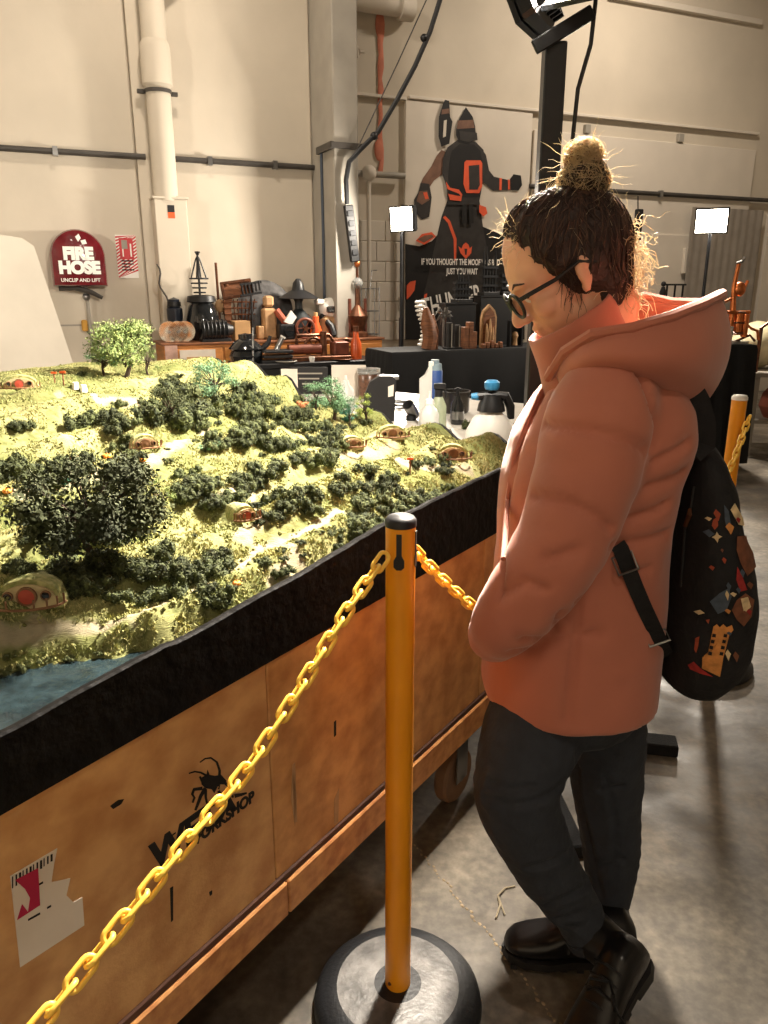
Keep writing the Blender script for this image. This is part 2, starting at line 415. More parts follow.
# hanging power cable with an inline power board
e = .66
pth = [(452, -60), (440, 0), (430, 32), (415, 66), (398, 98), (378, 132), (360, 150), (349, 162), (346, 180), (347, 204)]
t = thing('hanging_cable', wl(349, 262, e), 'black power cable looping down to a power board beside the column', 'cable')
MB().tube([wl(x, y, e) for x, y in pth], .022, 8).build('cable', M['rubber'], t)
a, b = wl(348, 205, e), wl(355, 262, e); ax = (a - b).normalized()
R = basis(WD - ax * WD.dot(ax), (WN - ax * WN.dot(ax)), ax)
pb = MB().box((a + b) / 2, (.085, .05, (a - b).length), R, .008).build('power_board', M['black'], t, 0)
for i in range(5):
    q = a + (b - a) * (.15 + .17 * i) + WN * .028; MB().box(q, (.05, .012, .05), R, .003).build('socket', M['blackmetal'], pb, 0)
for x, y in ((424, 38), (374, 136)): MB().ball(wl(x, y, e), .035, 8, 6).build('cable_clip', M['black'], t)
tag(MB().tube([wl(440, -30, e), wl(400, 58, e), wl(352, 160, e)], .006, 5).build('support_wire', M['conduit']), 'thin straight wire slanting down to the column bracket', 'wire')

# ---- fire hose cover
def wallring(s, z, hw, h, e, n=28):
    """arch outline: flat bottom, round top"""
    r = hw; zb = z - h / 2; zc = z + h / 2 - r; out = []
    out += [wpt(s - hw + 2 * hw * i / 6, zb, e) for i in range(7)]
    for i in range(n - 7): a = math.pi * (i + .5) / (n - 7); out.append(wpt(s + r * math.cos(a), zc + r * math.sin(a), e))
    return out
hc = wl(78, 258, .2); hs = (hc - PH).dot(WD)
t = thing('fire_hose_reel', (hc.x, hc.y, 1.4), 'dark red vinyl fire hose reel cover with white lettering on the wall', 'fire hose')
z = hc.z; H = .47; hw = .222
M['vinyl'] = mat('red_vinyl', (98, 15, 25), .2, var=.25, scale=7, bump=1.0, bscale=7, coat=.5)
rings = [wallring(hs, z, hw * .98, H * .99, .035), wallring(hs, z, hw, H, .06), wallring(hs, z, hw * 1.0, H, .22), wallring(hs, z, hw * .95, H * .95, .25), wallring(hs, z, hw * .5, H * .5, .27)]
cov = link_mesh('cover', MB().loft(rings).mesh(), M['vinyl'], t, smooth=40)
for body, dz, size in (('FIRE', .03, .135), ('HOSE', -.085, .135), ('UNCLIP AND LIFT', -.185, .042)):
    text('lettering', body, size, wpt(hs + .0, z + dz, .277), WD, UP, M['printwhite'], cov, bold=.009 if size > .1 else .0008, sx=.98 if size > .1 else .95)
mb = MB(); 
for pts in ([(-.01, .17), (.02, .195), (.035, .16), (.01, .13)], [(.03, .14), (.07, .15), (.08, .115), (.04, .11)]):
    mb.prism([wpt(hs + a, z + b, .276) for a, b in pts], WN * .001)
mb.build('emblem', M['printwhite'], cov, 0)
mb = MB(); mb.tube([wpt(hs - .18, z - H / 2 - .02, .14), wpt(hs - .05, z - H / 2 - .01, .15), wpt(hs + .08, z - H / 2 - .05, .17), wpt(hs + .17, z - H / 2 - .1, .18)], [.02, .025, .022, .016], 8)
mb.build('nozzle_arm', M['conduit'], t)
mb = MB(); mb.cyl(wpt(hs + .04, z - H / 2 - .12, .12), wpt(hs + .04, z - H / 2 + .02, .12), .02).ball(wpt(hs + .04, z - H / 2 - .09, .12), .035)
mb.build('valve', M['steel'], t)
MB().cyl(wpt(hs + .05, .62, .07), wpt(hs + .045, z - H / 2 - .1, .11), .016).build('supply_pipe', M['trimgrey'], t)
# yellow plug at the end of a lead
pq = wl(85, 329, .1)
t = thing('yellow_plug', pq, 'yellow plug on a grey lead hanging below the fire hose cover', 'plug')
MB().box(pq + Vector((0, 0, .03)), (.05, .05, .1), RW, .01).build('plug_body', mat('yellow_plug', (178, 130, 40), .5), t)
MB().tube([pq, pq + WD * .05 + UP * -.06, wl(100, 336, .1), wl(140, 338, .1)], .009, 6).build('lead', M['conduit'], t)
# striped instruction sign
a = wl(127, 256, .035); s = (a - PH).dot(WD)
t = thing('striped_sign', wpt(s, 1.47, .035), 'red and white striped hose instruction sign beside the drain pipe', 'sign')
zt, zb = wl(127, 235, .035).z, wl(127, 278, .035).z; hw = .088
wbox(MB(), s - hw, s + hw, zb, zt, .03, .036).build('sign_plate', M['printwhite'], t, 0)
mb = MB(); n = 13; HH = zt - zb
for i in range(-2, n + 3):
    z0 = zb + i * HH / n; p = []
    for a_, b_ in ((-hw, z0), (hw, z0 + .12), (hw, z0 + .12 + HH / n * .55), (-hw, z0 + HH / n * .55)): p.append((a_, b_))
    # clip to plate
    q = [(x, min(max(y, zb), zt)) for x, y in p]
    if abs(q[0][1] - q[3][1]) + abs(q[1][1] - q[2][1]) > .004: mb.prism([wpt(s + x, y, .0362) for x, y in q], WN * .0006)
mb.build('stripes', M['red'], t, 0)
wbox(MB(), s - hw * .68, s + hw * .68, zb + HH * .44, zt - HH * .07, .037, .0385).build('red_field', M['red'], t, 0)
wbox(MB(), s - hw * .45, s + hw * .12, zt - HH * .32, zt - HH * .12, .0385, .0395).build('pictogram', M['trimgrey'], t, 0)
mb = MB(); wbox(mb, s - hw * .42, s - hw * .3, zt - HH * .5, zt - HH * .32, .0385, .0395); wbox(mb, s + hw * .35, s + hw * .5, zt - HH * .5, zt - HH * .2, .0385, .0395)
mb.build('pictogram', M['printwhite'], t, 0)
mb = MB()
for k in range(4): wbox(mb, s - hw * .6, s + hw * (.6 if k != 2 else .2), zb + HH * (.4 - k * .07) - .006, zb + HH * (.4 - k * .07) + .006, .0372, .038)
mb.build('small_print', M['ink'], t, 0)

# ---- white leaning slab at the left
SLY = 5.2
t_pts = [onY(-60, 225, SLY), onY(22, 238, SLY), onY(34, 246, SLY), onY(76, 372, SLY), onY(100, 440, SLY), onY(-60, 440, SLY)]
for p in t_pts[-2:]: p.z = 0.0
mb = MB().prism(t_pts, Vector((-.15, .35, 0)))
tag(mb.build('white_slab', mat('white_render', (206, 198, 184), .75, var=.05, scale=3, bump=.1, bscale=20), smooth=0), 'large off-white slab with a slanted edge standing behind the model landscape', 'slab')

# ---- poster with armoured figure
e0 = .045
def pz(zx, zy): return (395 + zx / 4.093, 90 + zy / 4.096)
pA, pB = wl(405, 95, e0), wl(405, 340, e0); ps0 = ws(405, e0); ps1 = ws(526, e0)
t = thing('poster_board', wpt((ps0 + ps1) / 2, .85, e0), 'tall white poster of a dark armoured masked figure with orange trim', 'poster')
wbox(MB(), ps0, ps1, .86, 3.17, .0, e0).build('board', M['wallpanel'], t, 0)
lay = [0]
def fig(name, pts, m):
    lay[0] += 1; e = e0 + .0012 * lay[0]
    MB().prism([onplane(*pz(*p), PH + WN * e, WN) for p in pts], WN * .001).build(name, M[m], t, 0)
fig('dark_ground', [(42, 630), (100, 640), (150, 620), (190, 575), (360, 560), (430, 590), (530, 640), (530, 1022), (42, 1022)], 'figblack')
fig('coat', [(215, 450), (345, 450), (360, 560), (385, 700), (400, 860), (110, 860), (130, 790), (160, 650), (190, 520)], 'figdark')
fig('coat_edging', [(205, 515), (225, 535), (252, 610), (250, 700), (242, 700), (240, 612), (216, 545), (196, 522)], 'figorange')
fig('arm', [(190, 245), (220, 260), (215, 330), (160, 370), (140, 400), (105, 385), (115, 360), (150, 310), (170, 270)], 'figskin')
fig('gauntlet', [(105, 380), (140, 385), (150, 440), (140, 520), (110, 530), (80, 500), (78, 450), (95, 420)], 'figdark')
fig('gauntlet_plate', [(100, 415), (132, 412), (142, 450), (110, 470), (88, 455)], 'figskin')
fig('gauntlet_stripe', [(115, 420), (130, 418), (138, 445), (124, 448)], 'figorange')
fig('arm', [(345, 230), (372, 265), (385, 330), (405, 355), (470, 370), (470, 410), (400, 412), (362, 380), (345, 330)], 'figdark')
fig('cuff_stripe', [(428, 360), (438, 362), (436, 410), (427, 410)], 'figorange')
fig('cuff_stripe', [(462, 366), (470, 368), (470, 408), (463, 408)], 'figorange')
fig('fist', [(470, 365), (485, 345), (515, 350), (520, 390), (505, 412), (475, 410)], 'figblack')
fig('torso', [(215, 235), (255, 205), (330, 212), (362, 245), (372, 300), (352, 420), (342, 470), (215, 470), (212, 400), (192, 340), (196, 280)], 'figdark')
fig('vest', [(232, 250), (262, 222), (322, 222), (350, 250), (358, 300), (348, 440), (232, 440), (218, 360), (222, 300)], 'figblack')
fig('head', [(250, 160), (262, 120), (290, 70), (318, 110), (328, 150), (332, 200), (300, 222), (262, 215), (250, 185)], 'figblack')
fig('face', [(257, 125), (320, 122), (326, 155), (253, 160)], 'figskin')
fig('mask', [(262, 168), (335, 175), (338, 205), (300, 214), (266, 205)], 'figdark')
fig('chest_frame', [(284, 296), (292, 288), (350, 288), (357, 300), (357, 395), (345, 422), (292, 422), (280, 385)], 'figorange')
fig('chest_screen', [(302, 310), (345, 306), (347, 390), (338, 408), (304, 408)], 'figdark')
fig('belt_trim', [(208, 375), (225, 400), (262, 408), (275, 428), (270, 455), (225, 450), (216, 420)], 'figorange')
fig('belt_gap', [(212, 405), (262, 425), (268, 435), (218, 425)], 'figblack')
fig('pouch', [(345, 470), (372, 480), (378, 505), (362, 518), (345, 500)], 'figorange')
fig('pouch', [(275, 470), (292, 468), (296, 545), (276, 548)], 'figblack'); fig('pouch', [(302, 468), (320, 468), (322, 545), (304, 548)], 'figblack')
fig('rifle', [(180, 110), (195, 60), (205, 40), (222, 45), (225, 110), (235, 130), (222, 220), (190, 232), (178, 190)], 'figblack')
fig('rifle_band', [(192, 80), (222, 76), (223, 95), (190, 100)], 'figskin'); fig('rifle_slot', [(200, 125), (212, 122), (208, 190), (196, 195)], 'wallpanel')
fig('emblem', [(260, 640), (272, 650), (280, 632), (290, 625), (300, 632), (306, 650), (315, 640), (312, 668), (290, 692), (268, 668)], 'figorange')
fig('emblem_gap', [(284, 650), (296, 650), (293, 675), (287, 675)], 'figdark')
fig('flame', [(48, 800), (62, 785), (85, 780), (80, 820), (62, 845), (48, 858)], 'figorange'); fig('flame', [(85, 618), (110, 590), (150, 582), (168, 600), (120, 634)], 'figorange')
fig('flame_shade', [(92, 612), (120, 596), (150, 592), (158, 602), (118, 625)], 'figskin'); fig('flame', [(120, 838), (132, 832), (128, 858), (118, 860)], 'figorange')
e1 = e0 + .0012 * (lay[0] + 2)
def ptext(body, zx, zy, size, **k):
    text('lettering', body, size, onplane(*pz(zx, zy), PH + WN * e1, WN), WD, UP, M['printwhite'], t, **k)
ptext('IF YOU THOUGHT THE MOOF WAS BAD', 272, 706, .085, sx=.62, bold=.002); ptext('JUST YOU WAIT', 275, 744, .085, sx=.62, bold=.002)
ax = (WD + UP * .22).normalized(); ay = (UP - WD * .05).normalized(); ay = (ay - ax * ay.dot(ax)).normalized()
text('title_lettering', 'THUNDER', .3, onplane(*pz(235, 870), PH + WN * e1, WN), ax, ay, M['printwhite'], t, bold=.004, sx=.52)
tag(wbox(MB(), ps0 - .06, ps0 - .03, 0, 2.2, .06, .09).build('dark_rod', M['conduit'], smooth=0), 'thin dark rod standing along the left edge of the poster', 'rod')

# ---- grey sheet standing in for a shadow on the wall, and narrow white panel at the far right
t = thing('wall_shadow_sheet', wpt(ws(722, .1), 0, .1), 'grey sheet standing in for a shadow on the wall at the right', 'shadow sheet')
M['shadowgrey'] = mat('shadow_grey', (142, 134, 124), .85, var=.1, scale=6)
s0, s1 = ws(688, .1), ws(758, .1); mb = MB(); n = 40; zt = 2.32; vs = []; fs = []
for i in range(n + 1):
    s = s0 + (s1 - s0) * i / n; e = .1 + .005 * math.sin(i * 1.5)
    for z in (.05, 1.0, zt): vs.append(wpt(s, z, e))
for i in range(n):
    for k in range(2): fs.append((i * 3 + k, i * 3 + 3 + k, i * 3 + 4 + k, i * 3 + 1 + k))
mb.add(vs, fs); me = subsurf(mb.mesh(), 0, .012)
link_mesh('shadow_sheet_cloth', me, M['shadowgrey'], t, smooth=80)
wpart(ws(762), ws(800), .6, 2.3, 0, .05, 'white_panel', M['wallpanel'])
# small switch box
wpart(ws(680), ws(690), 1.55, 1.85, .05, .09, 'switch_box', M['wallpanel'])
# hanging remote in chain near the hair
t = thing('hanging_controller', wl(637, 235, .3), 'dark hanging controller on a chain against the wall behind the hair', 'controller')
MB().cyl(wl(638, 196, .3), wl(638, 212, .3), .008, n=6).build('hanging_chain', M['conduit'], t)
a = wl(638, 225, .3); MB().box(a, (.09, .06, .34), RW, .01).build('controller_body', M['blackmetal'], t, 0)

# crack joint in the concrete with rubble filling
mb = MB(); pA, pB = onz(415, 845), onz(560, 1024); jv = (pB - pA).normalized(); jn = jv.cross(UP)
for i in range(46):
    p = pA + (pB - pA) * i / 45 + jn * random.uniform(-.006, .006); r = random.uniform(.002, .005)
    mb.ball(p + Vector((0, 0, .0)), (r * 1.5, r, r * .5), 6, 4, M=basis(jv, jn, UP))
o = mb.build('floor_joint', mat('joint_rubble', (140, 124, 100), .9, var=.35, scale=40)); o['kind'] = 'structure'
# twig on the floor
mb = MB(); mb.tube([onz(496, 918, .004), onz(500, 905, .006), onz(498, 895, .008), onz(505, 888, .004), onz(515, 886, .003)], .0025, 5); mb.tube([onz(498, 895, .006), onz(505, 915, .003)], .002, 5)
tag(mb.build('twig', mat('dry_twig', (150, 138, 116), .9)), 'small pale twig lying on the concrete near the boots', 'twig')

# ================================================================= CRATE
A34 = math.radians(34.4)
D = Vector((math.sin(A34), math.cos(A34), 0)); NN = Vector((math.cos(A34), -math.sin(A34), 0)); P0 = Vector((.247, 1.86, 0))
RC = basis(D, NN * -1, UP)
S0, S1, DEP = -1.95, .35, 2.2
def cp(s, z, e=0.0): p = P0 + D * s + NN * e; return Vector((p.x, p.y, z))     # e>0 towards the viewer
def cpx(x, y, e=0.0): return onplane(x, y, P0 + NN * e, NN)
def cbox(mb, s0, s1, z0, z1, e0, e1, bev=0.0):
    return mb.box(cp((s0 + s1) / 2, (z0 + z1) / 2, (e0 + e1) / 2), (abs(s1 - s0), abs(e1 - e0), abs(z1 - z0)), RC, bev)
ply1 = mat('plywood', (210, 156, 98), .55, var=.2, scale=3.0, col2=(176, 122, 72), rot=-math.pi / 2 + A34, stretch=(1, 7, 7), bump=.06, bscale=30, detail=7)
ply2 = mat('plywood_pale', (216, 168, 112), .55, scale=2.6, col2=(184, 132, 82), rot=-math.pi / 2 + A34, stretch=(1, 6, 6), bump=.06, bscale=30, detail=7)
ply3 = mat('pine_board', (206, 148, 90), .55, scale=3, col2=(170, 110, 62), rot=-math.pi / 2 + A34, stretch=(1, 12, 12), bump=.06, bscale=30, detail=7)
darkstrip = mat('stained_strip', (74, 44, 30), .6, var=.3, scale=6)
crate = thing('wooden_crate', cp(-.8, 0, -DEP / 2), 'plywood crate on castors carrying the model landscape, with a stencilled insect emblem', 'crate')
seam = -.80
f1 = cbox(MB(), S0, seam, .335, .80, -.02, 0, .002).build('front_panel', ply2, crate, 0)
f2 = cbox(MB(), seam + .002, .02, .335, .80, -.02, 0, .002).build('front_panel', ply1, crate, 0)
cbox(MB(), .024, S1, .335, .80, -.02, 0, .002).build('front_panel', ply2, crate, 0)
cbox(MB(), S0, -.78, .245, .322, -.02, .012, .003).build('bottom_rail', ply3, crate, 0)
cbox(MB(), -.777, S1, .245, .322, -.02, .012, .003).build('bottom_rail', ply3, crate, 0)
cbox(MB(), S0, S1, .322, .336, -.02, .006, .001).build('dark_batten', darkstrip, crate, 0)
cbox(MB(), S0, S1, .245, .80, -DEP, -DEP + .02).build('back_panel', ply1, crate, 0)
for sa, sb in ((S0, S0 + .02), (S1 - .02, S1)): cbox(MB(), sa, sb, .245, .80, -DEP + .021, -.021).build('side_panel', ply1, crate, 0)
cbox(MB(), S0 + .021, S1 - .021, .245, .265, -DEP + .021, -.021).build('bottom_panel', ply1, crate, 0)
# castors
def castor(s, e):
    c = cp(s, 0, e); r = .08
    w = MB().lathe([(r * .3, -.02), (r * .92, -.02), (r, -.012), (r, .012), (r * .92, .02), (r * .3, .02)], c + UP * r, 24, basis(D, UP, NN)).build('castor_wheel', M['cas'], crate)
    MB().cyl(c + UP * r - NN * .03, c + UP * r + NN * .03, .013).build('axle', M['steel'], w)
    mb = MB(); mb.box(c + UP * .15 + NN * .028, (.06, .004, .16), RC).box(c + UP * .15 - NN * .028, (.06, .004, .16), RC).box(c + UP * .235, (.09, .08, .018), RC)
    mb.build('castor_fork', M['steel'], crate, 0)
M['cas'] = mat('castor_tyre', (132, 100, 76), .6, var=.2)
sw_ = (onz(452, 797) - P0).dot(D)
for s in (sw_, -1.75):
    for e in (-.06, -DEP + .1): castor(s, e)
# stencil: insect and lettering, sprayed on the front panel
e = .0006
st0 = cpx(212, 782, e)
def st(x, y): return cpx(160 + x / 5.908, 740 + y / 5.907, e)
mb = MB()
def blob(pts): mb.prism([st(*p) for p in pts], NN * .0006)
blob([(240, 225), (275, 205), (280, 175), (292, 205), (325, 212), (360, 205), (392, 240), (380, 262), (345, 262), (320, 315), (305, 290), (268, 285), (245, 262)])
def stroke(pts, w0, w1):
    n = len(pts); v = []; 
    for i, p in enumerate(pts):
        p = Vector((p[0], p[1], 0)); q = Vector((*pts[min(i + 1, n - 1)], 0)) - Vector((*pts[max(i - 1, 0)], 0)); q.normalize(); nn = Vector((-q.y, q.x, 0)) * (w0 + (w1 - w0) * i / (n - 1))
        v.append((p + nn, p - nn))
    for i in range(n - 1): blob([v[i][0][:2], v[i + 1][0][:2], v[i + 1][1][:2], v[i][1][:2]])
stroke([(275, 210), (240, 192), (205, 186), (170, 197)], 7, 3); stroke([(350, 215), (352, 180), (335, 130), (300, 105), (265, 110), (235, 132)], 8, 3)
stroke([(250, 285), (200, 292), (190, 320), (203, 340), (192, 370)], 10, 5); stroke([(268, 285), (240, 330), (222, 380), (208, 415)], 11, 6)
stroke([(268, 290), (270, 340), (282, 395)], 9, 5); stroke([(235, 215), (248, 245)], 6, 6); stroke([(375, 245), (420, 290), (430, 340)], 9, 6); stroke([(345, 300), (372, 345), (362, 420)], 9, 5)
stroke([(440, 330), (480, 322), (512, 312)], 12, 5); stroke([(300, 270), (352, 268), (345, 290)], 7, 5)
mb.build('insect_stencil', M['ink'], f1, 0)
def on_front(name, body, x, y, size, **k):
    dx = (st(x + 40, y - 27) - st(x, y)).normalized()
    a = math.atan2(dx.z, dx.dot(D)); ax = D * math.cos(a * .0) ; text(name, body, size, st(x, y), D, UP, M['ink'], f1, ext=.0006, **k)
on_front('stencil_lettering', 'WETA', 210, 520, .066, sx=.95, bold=.003)
on_front('stencil_lettering', 'WORKSHOP', 370, 470, .030, sx=.9, bold=.0012)
mb = MB(); mb.prism([st(45, 578), st(92, 543), st(92, 551), st(48, 584)], NN * .0006); mb.build('stencil_dash', M['ink'], f1, 0)
mb = MB(); mb.prism([cpx(170, 888, e), cpx(173, 886, e), cpx(173, 920, e), cpx(171, 922, e)], NN * .0006); mb.build('paint_drip', M['ink'], f1, 0)
for pts in ([(292, 765), (295, 762), (297, 822), (294, 822)], [(334, 800), (339, 788), (338, 822), (334, 825)], [(292, 770), (297, 795), (295, 826), (291, 800)]):
    MB().prism([cpx(x, y, e) for x, y in pts], NN * .0006).build('scrape', M['tan'], f2, 0)
for pts in ([(110, 806), (118, 800), (124, 799), (121, 804), (113, 809)], [(334, 722), (336, 720), (336, 735), (334, 737)], [(209, 892), (212, 890), (212, 894), (210, 896)]):
    MB().prism([cpx(x, y, e) for x, y in pts], NN * .0006).build('paint_speck', M['ink'], f1 if pts[0][0] < 270 else f2, 0)
# torn shipping label
lab = tag(MB().prism([cpx(x, y, e) for x, y in [(10, 876), (57, 848), (54, 862), (51, 882), (62, 880), (70, 878), (66, 895), (73, 902), (82, 897), (84, 925), (20, 967)]], NN * .001).build('torn_label', M['paper'], smooth=0), 'torn white shipping label with pink block and barcode stuck on the crate', 'label')
e = .002
mb = MB()
for k in range(12):
    x = 12 + k * 3.5; w = 1 + (k * 7 % 3) * .5; y = 880 - (x - 10) * .58
    mb.prism([cpx(x, y - 2, e), cpx(x + w, y - 2.6, e), cpx(x + w, y + 9 - k * .4, e), cpx(x, y + 9.6 - k * .4, e)], NN * .0004)
mb.build('barcode', M['ink'], lab, 0)
MB().prism([cpx(x, y, e) for x, y in [(15, 880), (38, 868), (40, 905), (17, 920), (22, 904), (28, 912), (30, 898), (25, 889)]], NN * .0005).build('pink_block', mat('magenta_print', (176, 30, 70), .7), lab, 0)
mb = MB()
for x0, x1, y in ((28, 40, 919), (47, 51, 907), (38, 43, 884)): mb.prism([cpx(x0, y, e), cpx(x1, y - (x1 - x0) * .55, e), cpx(x1, y + 2 - (x1 - x0) * .55, e), cpx(x0, y + 2, e)], NN * .0004)
mb.build('small_print', M['ink'], lab, 0)

# ================================================================= MODEL LANDSCAPE
def zf(s): return np.interp(s, [-2.4, -1.26, -.87, -.6, -.45, .08, .4], [.885, .893, .915, .934, .950, .962, .962])
HW = [0, .06, .2, .35, .5, .62, .8, 1.05, 1.3, 1.6, 2.2]
HG = [0, .012, .03, .04, .075, .09, .115, .165, .178, .165, .12]
EW = [0, .11, .27, .44, .68, .85, .95, 1.07, 1.3, 1.6, 2.2]
EG = [0, .015, .018, .03, .055, .08, .135, .175, .178, .155, .11]
MOUND = []          # (s, w, radius, height)
def sst(x, a, b):
    t = np.clip((np.asarray(x) - a) / (b - a), 0, 1); return t * t * (3 - 2 * t)
def terr(s, w, fine=True):
    s = np.asarray(s, float); w = np.asarray(w, float)
    k = sst(s, -.35, .15)
    g = np.interp(w, HW, HG) * (1 - k) + np.interp(w, EW, EG) * k
    wob = .16 * fbm(s * 1.7 + 5, w * 1.7, 11, 2) + .05 * s
    rid = np.sin(2 * np.pi * (w + wob) / .19)
    mask = sst(w, .07, .16) * (1 - .35 * sst(w, .9, 1.3))
    z = zf(s) + g + .024 * rid * mask + .05 * (fbm(s * 3.1, w * 3.1, 3, 3) - .45) * sst(w, 0, .25)
    z = z + .012 * (fbm(s * 14, w * 14, 21, 3) - .45) * sst(w, 0, .04)
    for a, b, r, h in MOUND: z = z + h * np.exp(-((s - a) ** 2 + (w - b) ** 2) / (r * r))
    pond = sst(.21 * np.clip((-.93 - s) / .3, 0, 1) - w + .03 * (vn(s * 25, w * 25, 5) - .5), -.10, .02)
    z = z * (1 - pond) + .85 * pond
    return z
def to_sw(p): q = Vector(p) - P0; return q.dot(D), -q.dot(NN)
def tp(x, y):
    """pixel -> point on the landscape (walk along the view ray until it meets the ground)"""
    r = ray(x, y).normalized(); t = .6 + np.arange(0, 900) * .005
    P = np.array(CO)[None] + t[:, None] * np.array(r)[None]
    q = P - np.array(P0); s = q @ np.array(D); w = -(q @ np.array(NN)); z = terr(s, np.clip(w, 0, DEP))
    ok = (P[:, 2] < z) & (w > 0) & (w < DEP) & (s < S1 - .01)
    i = int(np.argmax(ok))
    if not ok[i]: return None
    return Vector((P[i, 0], P[i, 1], float(z[i])))
# mounds carrying the little hillside houses
HOUSES = [(30, 600, .05, .030), (145, 446, .05, .03), (20, 386, .06, .02), (352, 446, .045, .022), (392, 436, .05, .025), (452, 456, .06, .03), (245, 517, .045, .028), (75, 462, .04, .02)]
hs_pts = []
for x, y, r, h in HOUSES:
    p = tp(x, y); hs_pts.append(p)
for (x, y, r, h), p in zip(HOUSES, hs_pts):
    s, w = to_sw(p); MOUND.append((s + .0, w + r * .8, r, h))
model = thing('landscape_model', cp(-.8, .80, -DEP / 2), 'miniature hillside landscape of grass, hedges and tiny round-door houses on the crate', 'model')
ds = .0062; ns = int((S1 - S0) / ds) + 1; nw = int(DEP / ds) + 1
sg = np.linspace(S0, S1, ns); wg = DEP * np.linspace(0, 1, nw) ** 1.15
SS, WW = np.meshgrid(sg, wg, indexing='ij')
ZZ = terr(SS, WW); ZZ += .0035 * (vn(SS * 190, WW * 190, 31) - .5) + .005 * (vn(SS * 80, WW * 80, 33) - .5)
PX = P0.x + D.x * SS - NN.x * WW; PY = P0.y + D.y * SS - NN.y * WW
co = np.stack([PX, PY, ZZ], -1).reshape(-1, 3)
ii = np.arange(ns * nw).reshape(ns, nw)
quads = np.stack([ii[:-1, :-1], ii[1:, :-1], ii[1:, 1:], ii[:-1, 1:]], -1).reshape(-1, 4)[:, ::-1]
me = bpy.data.meshes.new('ground'); me.vertices.add(len(co)); me.vertices.foreach_set('co', co.ravel())
me.loops.add(quads.size); me.loops.foreach_set('vertex_index', quads.ravel().astype(np.int32))
me.polygons.add(len(quads)); me.polygons.foreach_set('loop_start', np.arange(0, quads.size, 4, dtype=np.int32)); me.update(calc_edges=True)
# cover of the ground: grass, bare soil, gravel paths
paths = [[(-20, 640), (60, 630), (130, 617), (190, 592), (232, 572), (262, 548), (300, 535), (340, 512)], [(205, 428), (185, 440), (165, 456), (140, 468), (100, 478), (60, 484), (20, 496)], [(215, 505), (250, 492), (262, 520), (240, 540)],
         [(470, 470), (435, 470), (400, 462), (380, 450)], [(330, 455), (365, 456), (395, 446)], [(60, 395), (100, 400), (140, 402)], [(280, 545), (300, 560), (270, 580)]]
pd = np.full(co.shape[0], 9.0); sf, wf = SS.ravel(), WW.ravel()
for pa in paths:
    q = [tp(*p) for p in pa]; q = [to_sw(p) for p in q if p]
    for (a, b), (c, d_) in zip(q[:-1], q[1:]):
        vx, vy = c - a, d_ - b; L2 = vx * vx + vy * vy + 1e-9; tt = np.clip(((sf - a) * vx + (wf - b) * vy) / L2, 0, 1)
        pd = np.minimum(pd, np.hypot(sf - a - tt * vx, wf - b - tt * vy))
pm = 1 - sst(pd + .016 * (vn(sf * 60, wf * 60, 41) - .5), .004, .016)
n1 = fbm(sf * 9, wf * 9, 51, 4); n2 = vn(sf * 150, wf * 150, 52); n3 = fbm(sf * 4, wf * 4, 55, 3)
def C3(c): return np.array(lin(c)[:3])
g1, g2, soil, path_c = C3((158, 154, 106)), C3((108, 114, 66)), C3((112, 98, 64)), C3((156, 146, 120))
k = np.clip((n1 - .3) * 2.6, 0, 1)[:, None]; colr = g1 * k + g2 * (1 - k)
k = (np.clip((n3 - .55) * 5, 0, 1) * .55)[:, None]; colr = colr * (1 - k) + soil * k
k = (np.clip((n2 - .66) * 5, 0, 1) * .75)[:, None]; colr = colr * (1 - k) + C3((74, 80, 42)) * k
n4 = fbm(sf * 45, wf * 45, 57, 3); k = (np.clip((n4 - .52) * 6, 0, 1) * .55)[:, None]; colr = colr * (1 - k) + C3((98, 100, 58)) * k
colr = colr * (1 - pm[:, None]) + path_c * (.8 + .3 * n2[:, None]) * pm[:, None]
ca = me.color_attributes.new('Col', 'FLOAT_COLOR', 'POINT'); ca.data.foreach_set('color', np.concatenate([colr, np.ones((len(colr), 1))], 1).ravel())
def attr_mat(name, rough=.95):
    m = bpy.data.materials.new(name); m.use_nodes = True; nt = m.node_tree; a = nt.nodes.new('ShaderNodeAttribute'); a.attribute_name = 'Col'
    b = nt.nodes['Principled BSDF']; nt.links.new(a.outputs['Color'], b.inputs['Base Color']); b.inputs['Roughness'].default_value = rough
    b.inputs['Specular IOR Level'].default_value = .15
    no = nt.nodes.new('ShaderNodeTexNoise'); no.inputs['Scale'].default_value = 350; no.inputs['Detail'].default_value = 4
    bp = nt.nodes.new('ShaderNodeBump'); bp.inputs['Strength'].default_value = .6; bp.inputs['Distance'].default_value = .004
    nt.links.new(no.outputs['Fac'], bp.inputs['Height']); nt.links.new(bp.outputs[0], b.inputs['Normal'])
    return m
ground = link_mesh('ground', me, attr_mat('flocked_grass'), model, smooth=180)
